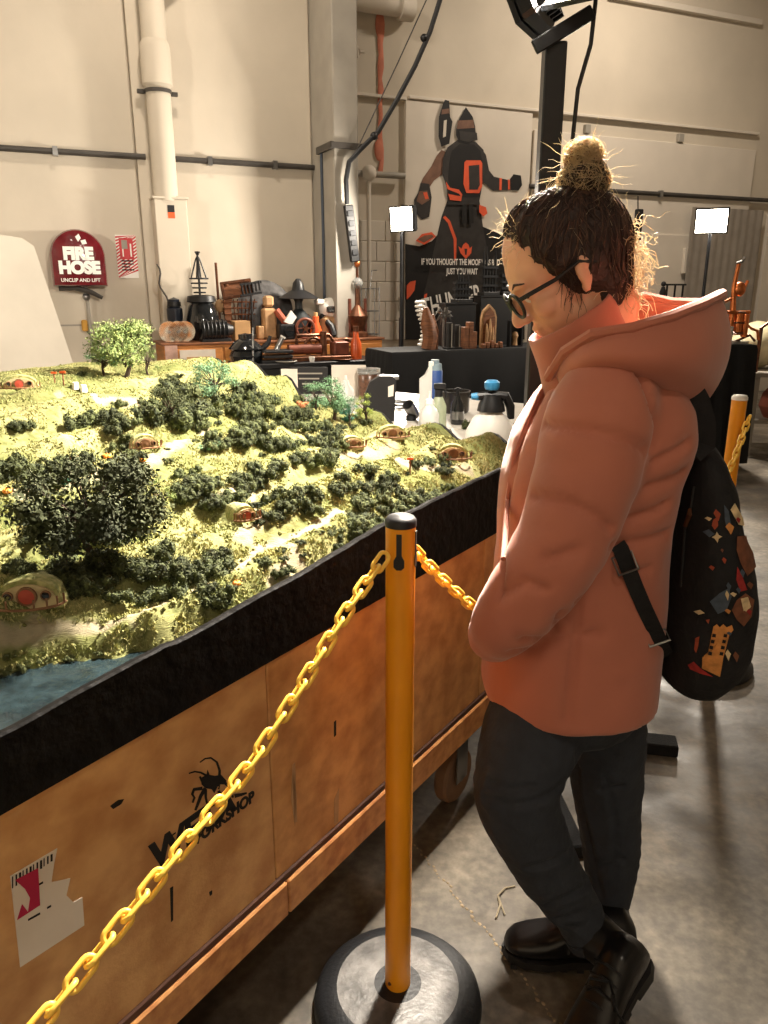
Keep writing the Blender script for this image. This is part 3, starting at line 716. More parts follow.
# static grass: short tufts, denser where the photo is near
rng = np.random.default_rng(5); NT = 170000
ts = rng.uniform(-1.42, S1 - .01, NT); tw = DEP * rng.uniform(0.005, 1, NT) ** 1.6
keep = (vn(ts * 22, tw * 22, 61) > .3)
def near_path(s, w):
    i = np.clip(np.searchsorted(sg, s), 0, ns - 1); j = np.clip(np.searchsorted(wg, w), 0, nw - 1); return pm.reshape(ns, nw)[i, j]
keep &= near_path(ts, tw) < .3; keep &= terr(ts, tw) > .875
ts, tw = ts[keep], tw[keep]; NT = len(ts); tz = terr(ts, tw) - .002
bx = P0.x + D.x * ts - NN.x * tw; by = P0.y + D.y * ts - NN.y * tw
V = []; Fq = []; Cc = []
for b in range(3):
    an = rng.uniform(0, 6.28, NT); hh = rng.uniform(.0025, .0075, NT); wd_ = rng.uniform(.001, .0024, NT); le = rng.uniform(0, .006, NT); a2 = rng.uniform(0, 6.28, NT)
    ox = rng.uniform(-.004, .004, NT); oy = rng.uniform(-.004, .004, NT)
    v0 = np.stack([bx + ox + np.cos(an) * wd_, by + oy + np.sin(an) * wd_, tz], -1); v1 = np.stack([bx + ox - np.cos(an) * wd_, by + oy - np.sin(an) * wd_, tz], -1)
    v2 = np.stack([bx + ox + np.cos(a2) * le, by + oy + np.sin(a2) * le, tz + hh], -1)
    V.append(np.stack([v0, v1, v2], 1).reshape(-1, 3))
V = np.concatenate(V); nt_ = len(V) // 3
me = bpy.data.meshes.new('grass'); me.vertices.add(len(V)); me.vertices.foreach_set('co', V.ravel()); me.loops.add(len(V)); me.loops.foreach_set('vertex_index', np.arange(len(V), dtype=np.int32))
me.polygons.add(nt_); me.polygons.foreach_set('loop_start', np.arange(0, len(V), 3, dtype=np.int32)); me.update(calc_edges=True)
o = link_mesh('grass_tufts', me, mat('static_grass', (176, 170, 116), .9, scale=14, col2=(124, 128, 76)), model, smooth=0); o['kind'] = 'stuff'
# moss crumbs and scatter material strewn over the ground
NC = 16000; cs = rng.uniform(-1.42, S1 - .01, NC); cw = DEP * rng.uniform(.002, 1, NC) ** 1.5; cz = terr(cs, cw); kp = (cz > .87) & (near_path(cs, cw) < .8) & (vn(cs * 16, cw * 16, 66) > .35); cs, cw, cz = cs[kp], cw[kp], cz[kp]; NC = len(cs)
cx = P0.x + D.x * cs - NN.x * cw; cy = P0.y + D.y * cs - NN.y * cw; cr_ = rng.uniform(.0015, .0048, NC); C0 = np.stack([cx, cy, cz + cr_ * .3], -1)
oc = np.array([(1, 0, 0), (-1, 0, 0), (0, 1, 0), (0, -1, 0), (0, 0, 1), (0, 0, -1)], float)
V = (C0[:, None] + oc[None] * cr_[:, None, None] * rng.uniform(.5, 1.4, (NC, 6, 1))).reshape(-1, 3)
tri = np.array([(0, 2, 4), (2, 1, 4), (1, 3, 4), (3, 0, 4), (2, 0, 5), (1, 2, 5), (3, 1, 5), (0, 3, 5)]); Fi = (np.arange(NC)[:, None, None] * 6 + tri[None]).reshape(-1)
me = bpy.data.meshes.new('scatter'); me.vertices.add(len(V)); me.vertices.foreach_set('co', V.ravel()); me.loops.add(len(Fi)); me.loops.foreach_set('vertex_index', Fi.astype(np.int32)); me.polygons.add(len(Fi) // 3); me.polygons.foreach_set('loop_start', np.arange(0, len(Fi), 3, dtype=np.int32)); me.update(calc_edges=True)
o = link_mesh('moss_scatter', me, mat('moss_scatter', (96, 98, 50), .95, scale=25, col2=(164, 158, 100)), model, smooth=0); o['kind'] = 'stuff'
# pond
a = .872; mb = MB(); mb.prism([cp(S0, a, -.003), cp(-.90, a, -.003), cp(-.90, a, -.26), cp(S0, a, -.26)], UP * -.01)
mb.build('pond_water', mat('pond_resin', (34, 46, 50), .12, var=.35, scale=40, bump=.5, bscale=45, coat=.5), model, 0)
# black rim boards
M['rim'] = mat('black_rim', (16, 14, 13), .6, var=.4, scale=25, bump=.4, bscale=40)
M['rim'].node_tree.nodes['Principled BSDF'].inputs['Specular IOR Level'].default_value = .12
mb = MB(); n = 120; vs = []; fs = []
for i in range(n + 1):
    s = S0 + (S1 - S0) * i / n; zt = float(zf(s)) + .002 + .003 * float(vn(s * 30, 0, 9)); 
    if s < -1.0: zt += .004
    for e, z in ((.008, .795), (.008, zt - .003), (.005, zt), (-.004, zt - .001), (-.004, .795)): vs.append(cp(s, z, e))
for i in range(n):
    for k in range(5): fs.append((i * 5 + k, i * 5 + (k + 1) % 5, i * 5 + 5 + (k + 1) % 5, i * 5 + 5 + k))
fs.append(tuple(range(5))); fs.append(tuple(n * 5 + k for k in range(5)))
mb.add(vs, fs); mb.build('front_rim', M['rim'], model)
def side_rim(s, sg_, name):
    mb = MB(); vs = []; fs = []; n = 80
    for i in range(n + 1):
        w = DEP * i / n; zt = float(terr(s - sg_ * .004, w)) + .001
        for e, z in ((.014, .80), (.014, zt), (0, zt), (0, .80)): vs.append(cp(s + sg_ * e, z, -w))
    for i in range(n):
        for k in range(4): fs.append((i * 4 + k, i * 4 + (k + 1) % 4, i * 4 + 4 + (k + 1) % 4, i * 4 + 4 + k))
    mb.add(vs, fs); mb.build(name, M['rim'], model)
side_rim(S1, 1, 'end_rim'); side_rim(S0, -1, 'end_rim')
cbox(MB(), S0, S1, .80, float(terr(-.5, DEP)), -DEP - .014, -DEP).build('back_rim', M['rim'], model, 0)

# ---- bushes
M['bush'] = mat('bush_foliage', (80, 86, 48), .9, scale=3, col2=(36, 44, 26), rnd=.35)
M['bushteal'] = mat('teal_foliage', (74, 132, 108), .9, scale=60, col2=(48, 96, 78))
M['bushlime'] = mat('lime_foliage', (158, 170, 84), .9, scale=60, col2=(112, 132, 58))
M['bushmint'] = mat('mint_foliage', (116, 150, 112), .9, scale=60, col2=(74, 108, 78))
M['bushrust'] = mat('rust_foliage', (196, 128, 84), .9, scale=60, col2=(150, 92, 56))
M['pale'] = mat('pale_foliage', (150, 162, 98), .9, scale=50, col2=(92, 116, 66))
M['bark'] = mat('bark', (62, 48, 36), .9, var=.3, scale=40)
def leaves(mb, c, r, n, ls, rnd, shell=.75):
    for _ in range(n):
        d = Vector((rnd.gauss(0, 1), rnd.gauss(0, 1), rnd.gauss(0, 1))).normalized()
        if isinstance(r, tuple): p = Vector((d.x * r[0], d.y * r[1], d.z * r[2]))
        else: p = d * r
        p = Vector(c) + p * rnd.uniform(shell, 1.12)
        a = Vector((rnd.gauss(0, 1), rnd.gauss(0, 1), rnd.gauss(0, 1))).normalized(); b = a.cross(d + Vector((.1, .2, .3))).normalized(); l = ls * rnd.uniform(.6, 1.3)
        mb.add([p - a * l, p + b * l * .6, p + a * l, p - b * l * .6], [(0, 1, 2, 3)])
def bush_mesh(seed):
    rnd = random.Random(seed); mb = MB()
    for _ in range(11):
        c = Vector((rnd.uniform(-.7, .7), rnd.uniform(-.7, .7), rnd.uniform(.1, .65))); r = rnd.uniform(.26, .46)
        mb.ball(c, (r * .68, r * .68, r * .66), 7, 5); leaves(mb, c, r, 100, .075, rnd, .62)
    return mb.mesh('bush')
BM = [bush_mesh(i) for i in range(7)]
for b in BM: b.materials.append(M['bush'])
def bmesh_with(m, seed):
    me = BM[seed % 7].copy(); me.materials.clear(); me.materials.append(m); return me
SPEC = {k: bmesh_with(M[k], i) for i, k in enumerate(('bushteal', 'bushlime', 'bushmint', 'bushrust', 'pale'))}
BUSHES = []
def put_bush(x, y, rpx, me=None, squash=.85):
    p = tp(x, y)
    if p is None: return
    r = rpx * (p - CO).length / F
    sc = (r, r * random.uniform(.85, 1.1), r * squash * random.uniform(.8, 1.15))
    BUSHES.append((rpx, p - UP * r * .12, me or BM[random.randrange(7)], sc, random.uniform(0, 6.28)))
PATCH = [(70, 416, 135, 432, 10, 8), (150, 398, 200, 422, 9, 12), (178, 402, 262, 430, 14, 9), (2, 462, 44, 490, 8, 10), (115, 438, 140, 460, 6, 8), (192, 436, 226, 450, 5, 7), (228, 430, 262, 446, 6, 8),
         (158, 474, 254, 508, 18, 9), (90, 556, 228, 606, 30, 11), (46, 454, 84, 484, 8, 9), (240, 390, 284, 418, 8, 9), (274, 412, 320, 430, 8, 8), (276, 442, 332, 472, 12, 9), (238, 434, 274, 446, 5, 7), (240, 456, 264, 488, 5, 8),
         (266, 492, 326, 518, 10, 9), (338, 472, 398, 494, 10, 8), (352, 497, 420, 532, 13, 9), (400, 488, 462, 516, 12, 8), (336, 528, 365, 550, 5, 8), (262, 552, 288, 578, 5, 6), (326, 432, 347, 455, 5, 7), (412, 460, 446, 474, 5, 6), (70, 516, 120, 548, 5, 9), (8, 425, 40, 440, 3, 7), (162, 382, 182, 392, 3, 7),
         (250, 505, 262, 530, 3, 6), (60, 560, 85, 600, 4, 9), (302, 425, 330, 440, 4, 6), (100, 470, 150, 490, 6, 8), (5, 560, 60, 580, 6, 9), (70, 575, 100, 600, 5, 11), (205, 545, 235, 575, 5, 9), (290, 388, 300, 400, 2, 7), (20, 520, 60, 545, 5, 9)]
for x0, y0, x1, y1, n, r in PATCH:
    for i in range(round(n * 1.15)): put_bush(random.uniform(x0, x1), random.uniform(y0, y1) + 2, r * random.uniform(.95, 1.75), squash=1.1)
for _ in range(48):
    x, y = random.uniform(0, 480), random.uniform(395, 620)
    put_bush(x, y, random.uniform(2.5, 5.5))
for x, y, r, k in [(322, 398, 9, 'bushmint'), (334, 402, 11, 'bushmint'), (312, 402, 8, 'bushmint'), (346, 416, 8, 'bushteal'), (352, 424, 7, 'bushteal'), (340, 424, 7, 'bushteal'), (366, 408, 8, 'bushlime'), (371, 400, 6, 'bushlime'), (364, 420, 7, 'bushlime'), (300, 402, 8, 'bushrust'), (294, 408, 6, 'bushrust'), (205, 446, 8, 'bushmint'), (215, 442, 8, 'bushmint'), (62, 480, 8, 'bushteal'), (5, 366, 7, 'bushmint'), (82, 372, 6, 'bushmint'), (172, 376, 7, 'bushmint'), (178, 374, 6, 'bushmint'), (12, 656, 7, 'bushlime'), (25, 664, 8, 'bushlime'), (45, 660, 6, 'bushlime'), (5, 668, 8, 'bushlime'), (70, 656, 6, 'pale'), (100, 652, 5, 'pale'), (180, 408, 7, 'pale'), (120, 402, 8, 'pale'), (432, 447, 4, 'bush'), (470, 452, 4, 'pale'), (300, 540, 6, 'pale'), (320, 530, 5, 'bushmint')]:
    put_bush(x, y + r * .5, r, SPEC.get(k))
BUSHES.sort(key=lambda q: -q[0])
for rpx, p, me, sc, rz in BUSHES[:290]:          # the largest in view, each a part of its own
    o = bpy.data.objects.new('bush', me); COL.objects.link(o); WP[o.name] = p; o.parent = model
    o.location = p - wpos(model); o.scale = sc; o.rotation_euler.z = rz
bm = bmesh.new()                                  # the small remaining ones, joined
for rpx, p, me, sc, rz in BUSHES[290:]:
    tm = me.copy(); tm.transform(Matrix.Translation(p) @ Matrix.Rotation(rz, 4, 'Z') @ Matrix.Diagonal((*sc, 1))); bm.from_mesh(tm); bpy.data.meshes.remove(tm)
tm = bpy.data.meshes.new('small_bushes'); bm.to_mesh(tm); bm.free(); o = link_mesh('small_bushes', tm, M['bush'], model, smooth=0); o['kind'] = 'stuff'
# ---- trees: trunk, branches and leaf clusters
def tree(x, y, hpx, wpx, m, seed, nclust=16, leafn=110, name='tree'):
    p = tp(x, y)
    if p is None: return
    d = (p - CO).length; h = hpx * d / F; w = wpx * d / F; rnd = random.Random(seed)
    tr = thing(name, p, None, None, parent=model)
    mb = MB(); top = p + UP * h * .55; mb.tube([p - UP * .004, p + UP * h * .25 + Vector((rnd.uniform(-.1, .1) * w, 0, 0)), top], [h * .05, h * .035, h * .015], 6)
    fo = MB()
    for i in range(nclust):
        a = rnd.uniform(0, 6.28); q = rnd.uniform(.1, 1) ** .6; zz = rnd.uniform(.3, .95); rr = w * .5 * q * math.sqrt(max(.1, 1 - (zz - .55) ** 2 * 3.2))
        c = p + Vector((math.cos(a) * rr, math.sin(a) * rr, h * zz)); mb.tube([p + UP * h * rnd.uniform(.2, .5), (p + c) / 2 + UP * h * .2, c], [h * .018, h * .012, h * .006], 5)
        r = w * rnd.uniform(.13, .22); leaves(fo, c, (r, r, r * .75), leafn * 2, r * .10, rnd, .15)
    mb.build('trunk', M['bark'], tr); fo.build('foliage', M[m], tr, 0)
tree(96, 562, 92, 122, 'bush', 1, 44, 170); tree(126, 378, 50, 58, 'pale', 2, 34, 130); tree(216, 402, 36, 48, 'bushmint', 3, 24, 90)
tree(164, 516, 40, 30, 'pale', 4, 10, 80); tree(172, 424, 34, 44, 'bush', 5, 14, 120); tree(334, 420, 42, 38, 'bushmint', 6, 26, 120); tree(316, 410, 26, 26, 'bushmint', 9, 14, 100); tree(366, 424, 30, 22, 'bushlime', 10, 14, 110); tree(350, 428, 26, 20, 'bushteal', 11, 12, 110); tree(104, 375, 28, 26, 'bushmint', 7, 14, 100); tree(148, 376, 26, 22, 'pale', 8, 9, 90)
# ---- hillside houses
M['hwall'] = mat('house_plaster', (176, 158, 118), .8, var=.1, scale=60); M['hdoor'] = mat('house_red_door', (168, 66, 46), .6); M['htimber'] = mat('house_timber', (116, 80, 50), .7, var=.2, scale=60); M['hturf'] = mat('turf_roof', (176, 170, 116), .95, scale=80, col2=(116, 122, 70), bump=.4, bscale=200)
def house(p, width, hgt, yaw, door, seed):
    rnd = random.Random(seed); f = Vector((math.sin(yaw), -math.cos(yaw), 0)); x = Vector((math.cos(yaw), math.sin(yaw), 0)); R = basis(x, f, UP)
    hm = thing('hillside_house', p, None, None, parent=model); n = 14
    arch = [(-width / 2 + width * i / (n - 1), hgt * (1 - (2 * i / (n - 1) - 1) ** 2) ** .5 * .95 + .002) for i in range(n)]
    W = lambda a, z, e: p + x * a + f * e + UP * z
    rings = [[W(a * k, z * k, e) for a, z in arch] + [W(width / 2 * k, -.01, e), W(-width / 2 * k, -.01, e)] for k, e in ((1.1, .0035), (1.12, -.02), (.8, -.06), (.3, -.09))]
    MB().loft(rings).build('turf_roof', M['hturf'], hm)
    MB().prism([W(a * .95, z * .88, .004) for a, z in arch] + [W(width / 2 * .9, -.008, .004), W(-width / 2 * .9, -.008, .004)], f * .004).build('facade', M['hwall'], hm, 0)
    r = hgt * .36; c = W(0, r * 1.05, .009)
    MB().lathe([(0, 0), (r * 1.25, 0), (r * 1.25, .004), (r, .0045), (r, .002), (0, .002)], c, 18, basis(x, UP, f)).build('door_frame', M['htimber'], hm)
    MB().lathe([(0, .002), (r * .97, .002), (r * .97, .004), (0, .005)], c, 18, basis(x, UP, f)).build('round_door', door, hm)
    for sx in (-1, 1):
        c = W(sx * width * .3, r * 1.1, .009); q = r * .5
        MB().lathe([(0, 0), (q * 1.3, 0), (q * 1.3, .003), (q, .0035), (q, .001), (0, .001)], c, 14, basis(x, UP, f)).build('round_window', M['htimber'], hm)
        MB().lathe([(0, .001), (q, .001), (q, .0018), (0, .0018)], c, 14, basis(x, UP, f)).build('window_pane', M['glassd'], hm)
    # porch step and curved garden wall
    MB().tube([W(width * .62 * math.cos(a), .004, .012 + width * .35 * math.sin(a)) for a in [math.pi * k / 10 for k in range(11)]], .0022, 6).build('garden_wall', M['htimber'], hm)
    for k in range(9):
        a = math.pi * (k + .5) / 9
        if abs(a - math.pi / 2) > .25: MB().box(W(width * .62 * math.cos(a), .011, .012 + width * .35 * math.sin(a)), (.0025, .0025, .016), R).build('fence_post', M['htimber'], hm, 0)
doors = [M['hdoor'], M['htimber'], M['hdoor'], M['htimber'], M['htimber'], M['htimber'], M['hdoor'], M['hdoor']]
for i, ((x, y, r, h), wpx, hpx, yw) in enumerate(zip(HOUSES, (54, 24, 28, 22, 27, 30, 22, 16), (20, 11, 10, 9, 10, 12, 12, 8), (.12, .5, .35, .3, .2, .15, .55, .4))):
    p = tp(x, y + 2) or hs_pts[i]; d = (p - CO).length; house(p, wpx * d / F, hpx * d / F, yw, doors[i], i)
# ---- pumpkins, toadstool post, little flags
pm_ = MB()
for k in range(8):
    a = k * math.pi / 4; pm_.ball((math.cos(a) * .5, math.sin(a) * .5, .7), (.55, .55, .7), 8, 6)
pm_.cyl((0, 0, 1.2), (.1, 0, 1.7), .12, n=6); pme = pm_.mesh('pumpkin'); pme.materials.append(mat('pumpkin', (232, 142, 52), .5, var=.15)); pme.polygons.foreach_set('use_smooth', [True] * len(pme.polygons))
for x, y, r in [(107, 459, 4.5), (118, 470, 4), (113, 473, 3.5), (143, 462, 3.5), (90, 471, 4.2), (8, 495, 4.5), (237, 586, 4.2), (121, 466, 3)]:
    p = tp(x, y); d = (p - CO).length; o = bpy.data.objects.new('pumpkin', pme); COL.objects.link(o); WP[o.name] = p; o.parent = model; o.location = p - wpos(model); q = r * d / F; o.scale = (q, q, q * .75)
for x, y, hp in [(410, 476, 18), (64, 386, 13), (55, 384, 10)]:
    p = tp(x, y); d = (p - CO).length; h = hp * d / F
    sp_ = thing('sign_post', p, None, None, parent=model)
    MB().cyl(p - UP * .003, p + UP * h, .0022, n=6).build('post', M['brownwood'], sp_); MB().box(p + UP * h * .92, (.016, .004, .006)).build('crossbar', M['orange'], sp_, 0)
for x, y in [(76, 390), (84, 392)]:
    p = tp(x, y); MB().tube([p, p + UP * .02], [.012, .008], 8).build('white_barrel', M['white'], model)

# ================================================================= STANCHIONS AND CHAINS
POST1 = Vector((.028, 1.228, 0)); POST2 = Vector((1.245, 2.69, 0))
def stanchion(c, label, capm):
    t = thing('stanchion_post', c, label, 'stanchion', 'yellow stanchion posts')
    b = MB().lathe([(0, 0), (.165, 0), (.172, .012), (.168, .03), (.155, .045), (.125, .054), (.12, .0545), (.03, .058), (0, .058)], c, 48).build('base', M['rubber'], t, 50)
    MB().lathe([(.026, .0575), (.06, .0572), (.118, .0552), (.124, .0545), (.121, .053), (.026, .053)], c, 48).build('base_top', M['rubbertop'], b, 60)
    tb = MB().lathe([(.0, .056), (.0255, .056), (.0255, 1.035), (.0, 1.035)], c, 28).build('post_tube', M['yellow'], t, 50)
    MB().lathe([(0, 1.033), (.0268, 1.033), (.0268, 1.043), (.022, 1.049), (0, 1.051)], c, 28).build('cap', capm, t, 50)
    return t
st1 = stanchion(POST1, 'yellow stanchion post on a round black base in the foreground', M['black'])
st2 = stanchion(POST2, 'yellow stanchion post behind the backpack with chain across it', M['white'])
# keyhole slots and the little rivet of the foreground post
def face_pt(c, z, ang, r=.0257): return c + Vector((math.sin(ang) * r, -math.cos(ang) * r, z))
for ang, z0 in ((-.12, .975), (1.35, .975)):
    n = Vector((math.sin(ang), -math.cos(ang), 0)); x = Vector((math.cos(ang), math.sin(ang), 0)); q = face_pt(POST1, z0, ang)
    mb = MB(); mb.prism([q + x * a + UP * b for a, b in ((-.0045, .05), (.0045, .05), (.0045, .012), (.009, .004), (.009, -.008), (.004, -.013), (-.004, -.013), (-.009, -.008), (-.009, .004), (-.0045, .012))], n * .0012)
    mb.build('chain_slot', M['black'], st1, 0)
MB().ball(face_pt(POST1, .075, -.7), .004, 8, 6).build('rivet', M['bronze'], st1)
def link_mesh_data():
    mb = MB(); L, Wd, r = .0135, .0085, .0036; pts = []
    for k in range(9): a = -math.pi / 2 + math.pi * k / 8; pts.append(Vector((L - .002 + Wd * math.cos(a), Wd * math.sin(a), 0)))
    for k in range(9): a = math.pi / 2 + math.pi * k / 8; pts.append(Vector((-L + .002 + Wd * math.cos(a), Wd * math.sin(a), 0)))
    mb.tube(pts, r, 8, closed=True, up=(0, 0, 1)); me = mb.mesh('chain_link')
    me.polygons.foreach_set('use_smooth', [True] * len(me.polygons)); me.materials.append(M['chain']); return me
LM = link_mesh_data()
def chain(pts, label, pitch=.0285, side=None):
    pts = [Vector(p) for p in pts]
    # Catmull-Rom then resample at link pitch
    fine = []
    for i in range(len(pts) - 1):
        p0 = pts[max(i - 1, 0)]; p1 = pts[i]; p2 = pts[i + 1]; p3 = pts[min(i + 2, len(pts) - 1)]
        for k in range(40):
            t = k / 40; fine.append(.5 * ((2 * p1) + (p2 - p0) * t + (2 * p0 - 5 * p1 + 4 * p2 - p3) * t * t + (3 * p1 - p0 - 3 * p2 + p3) * t ** 3))
    fine.append(pts[-1]); out = [fine[0]]
    for p in fine:
        while (p - out[-1]).length >= pitch: out.append(out[-1] + (p - out[-1]).normalized() * pitch)
    t = thing('plastic_chain', out[0], label, 'chain', 'yellow plastic barrier chains')
    for i in range(len(out) - 1):
        a, b = out[i], out[i + 1]; x = (b - a).normalized(); y = (UP - x * x.z).normalized(); z = x.cross(y); k = math.radians(40 + 90 * (i % 2) + random.uniform(-12, 12))
        y2 = y * math.cos(k) + z * math.sin(k); z2 = x.cross(y2)
        o = bpy.data.objects.new('chain_link', LM); COL.objects.link(o); o.parent = t
        o.matrix_local = Matrix.Translation((a + b) / 2 - out[0]) @ basis(x, y2, z2).to_4x4()
    return t
pl = POST1 - Vector((.02, .02, 0))
cpath = [onplane(x, y, pl, NN) for x, y in [(385, 556), (366, 583), (345, 614), (300, 688), (250, 765), (190, 838), (120, 925), (50, 1012), (-30, 1105)]]
chain(cpath, 'yellow plastic chain running down to the lower left from the foreground post')
u = (POST2 - POST1).normalized(); vn_ = u.cross(UP)
c2 = [onplane(x, y, POST1, vn_) for x, y in [(413, 549), (440, 577), (462, 597), (482, 612)]]
a = c2[-1]; lo = onplane(672, 553, POST2, vn_); hi = onplane(738, 402, POST2 - vn_ * .03 * -1, vn_)
p_end = Vector((POST2.x + .03, POST2.y - .03, .985))
def mixp(p, q, t): return p + (q - p) * t
zmid = min(a.z, lo.z) - .06
m1 = mixp(a, lo, .33); m1.z = zmid; m2 = mixp(a, lo, .66); m2.z = zmid
near = Vector((POST2.x - .09, POST2.y - .13, .70))
chain(c2 + [m1, m2, lo, p_end - u * .22 + UP * -.2, p_end], 'yellow plastic chain from the foreground post behind the woman to the far post')

# ================================================================= WORK LIGHTS
def flood(t, c, d, w, h, power, roll_up=UP, spread=180):
    d = Vector(d).normalized(); x = d.cross(roll_up).normalized(); y = x.cross(d).normalized(); R = basis(x, y, d); c = Vector(c)
    hd = MB().box(c - d * .03, (w, h, .05), R, .01).build('lamp_housing', M['blackmetal'], t, 0)
    mb = MB()
    for k in range(6): mb.box(c - d * .068 + x * (w * (-.4 + .16 * k)), (.006, h * .85, .03), R)
    mb.build('cooling_fins', M['blackmetal'], hd, 0)
    mb = MB(); f = .012
    for sx, sy, lx, ly in ((0, 1, w, f), (0, -1, w, f), (1, 0, f, h), (-1, 0, f, h)): mb.box(c + x * sx * (w - f) / 2 + y * sy * (h - f) / 2, (lx, ly, .014), R)
    mb.build('bezel', M['blackmetal'], hd, 0)
    MB().box(c - d * .001, (w - 2 * f, h - 2 * f, .004), R).build('lamp_glass', M['lampon'], hd, 0)
    l = area('work_light', c + d * .012, d, w - .03, h - .03, power, spread=spread); return hd
# lamp on the black square pole beside the woman
base = LAMP_A
t = thing('lamp_stand', base, 'tall black square lamp pole with twin lit floodlights behind the woman', 'work light')
MB().box(base + UP * 1.02, (.055, .055, 1.98), None, .003).build('pole', M['blackmetal'], t, 0)
for ang, ln in ((math.radians(-12), .5), (math.radians(-85), .58), (math.radians(150), .0)):
    if ln:
        dv = Vector((math.cos(ang), math.sin(ang), 0)); MB().box(base + dv * ln / 2 + UP * .02, (ln, .07, .04), basis(dv, UP.cross(dv), UP), .004).build('base_leg', M['cloth_black'], t, 0)
MB().box(base + UP * .05, (.08, .08, .1), None, .004).build('foot_socket', M['blackmetal'], t, 0)
x = Vector((.86, .1, .5)).normalized(); y = Vector((0, 1, 0)); y = (y - x * y.dot(x)).normalized(); zc = x.cross(y)
hb = base + Vector((.012, -.04, 2.03)); MB().box(hb, (.17, .01, .035), basis(x, y, zc), .003).build('head_bracket', M['blackmetal'], t, 0)
flood(t, base + Vector((-.02, -.09, 2.14)), (-.54, -.72, -.42), .2, .15, POW_A, spread=130)
flood(t, base + Vector((-.09, .03, 2.10)), (-.80, .42, -.42), .17, .13, POW_A2, spread=130)
MB().tube([base + Vector((.09, -.03, 2.10)), base + Vector((.085, -.03, 2.0)), base + Vector((.06, -.03, 1.9)), base + Vector((.048, -.03, 1.65)), base + Vector((.038, -.034, 1.2)), base + Vector((.037, -.034, .2))], .0055, 6).build('lamp_cable', M['rubber'], t)
def tripod_light(base, hz, d, label, w, h, power):
    t = thing('tripod_light', base, label, 'work light', 'floodlights on tripods')
    MB().cyl(base + UP * .35, base + UP * hz, .014, n=10).build('mast', M['blackmetal'], t); MB().cyl(base + UP * .3, base + UP * (hz * .6), .02, n=10).build('lower_mast', M['blackmetal'], t)
    for k in range(3):
        a = k * 2.094 + .4; MB().cyl(base + UP * .62, base + Vector((math.cos(a) * .27, math.sin(a) * .27, .012)), .012, n=8).build('leg', M['blackmetal'], t)
    flood(t, base + UP * (hz + h / 2), d, w, h, power)
tripod_light(LAMP_B, onY(400, 232, LAMP_B.y).z, (-.62, -.75, -.1), 'lit floodlight on a thin stand in front of the poster', .27, .22, POW_B)
tripod_light(LAMP_C, onY(712, 234, LAMP_C.y).z, (-.42, -.9, -.16), 'lit floodlight on a thin stand at the far right above the hood', .27, .21, POW_C)
tripod_light(LAMP_D, 2.15, (.62, .77, -.12), 'lit floodlight on a thin stand at the left, out of the photo', .27, .21, POW_D)
# added high bay fill lamps, modelled out of view
for i, ((x, y, z), p) in enumerate(FILL_BAYS):
    t = thing('bay_fill_lamp', (x, y, z), ('round high bay fill lamp added out of view behind the photographer', 'round high bay fill lamp added out of view above the model landscape', 'round high bay fill lamp added out of view at the right of the workshop')[i], 'ceiling lamp', 'added high bay fill lamps')
    MB().lathe([(.05, .35), (.06, .3), (.2, .12), (.26, .02), (.255, .02), (.19, .12), (.05, .29)], (x, y, z), 28).build('lamp_shade', M['steel'], t); MB().cyl((x, y, z + .34), (x, y, CEIL - .01), .012).build('drop_rod', M['conduit'], t)
    area('bay_fill_light', (x, y, z + .03), (0, 0, -1), .3, .3, p, (1, .86, .7))

# ================================================================= THE WOMAN
per = thing('person', (.45, 1.3, 0), 'person in a rust orange hooded jacket leaning to look at the model landscape', 'person')
M['jacket'] = mat('rust_jacket', (180, 108, 86), .72, var=.06, scale=6, bump=.12, bscale=26, sheen=.25, detail=6)
M['lining'] = mat('jacket_lining', (206, 132, 110), .85, var=.06)
M['skin'] = mat('skin', (226, 170, 140), .5, var=.05, scale=10)
M['hair'] = mat('dark_hair', (50, 34, 30), .6, var=.35, scale=30, stretch=(1, 6, 1), bump=.6, bscale=50)
M['blond'] = mat('blond_hair', (244, 226, 192), .35, var=.12)
def glow(m, w):
    nt = m.node_tree; b = nt.nodes['Principled BSDF']; tr = nt.nodes.new('ShaderNodeBsdfTranslucent'); mx = nt.nodes.new('ShaderNodeMixShader'); mx.inputs[0].default_value = w
    src = b.inputs['Base Color'].links[0].from_socket; nt.links.new(src, tr.inputs[0]); out = nt.nodes['Material Output']
    nt.links.new(b.outputs[0], mx.inputs[1]); nt.links.new(tr.outputs[0], mx.inputs[2]); nt.links.new(mx.outputs[0], out.inputs[0])
glow(M['blond'], .7)
M['jeans'] = mat('charcoal_jeans', (42, 46, 54), .85, var=.12, scale=30, bump=.25, bscale=70)
M['boot'] = mat('black_leather', (20, 19, 20), .28, var=.2, scale=20, bump=.12, bscale=40)
M['sole'] = mat('boot_sole', (28, 26, 26), .6, var=.2)
M['stitch'] = mat('dark_rust_seam', (120, 56, 40), .8)
def sup(a, b, k, n, p=2.3):
    t = 2 * math.pi * k / n; c, s = math.cos(t), math.sin(t); return a * math.copysign(abs(c) ** (2 / p), c), b * math.copysign(abs(s) ** (2 / p), s)
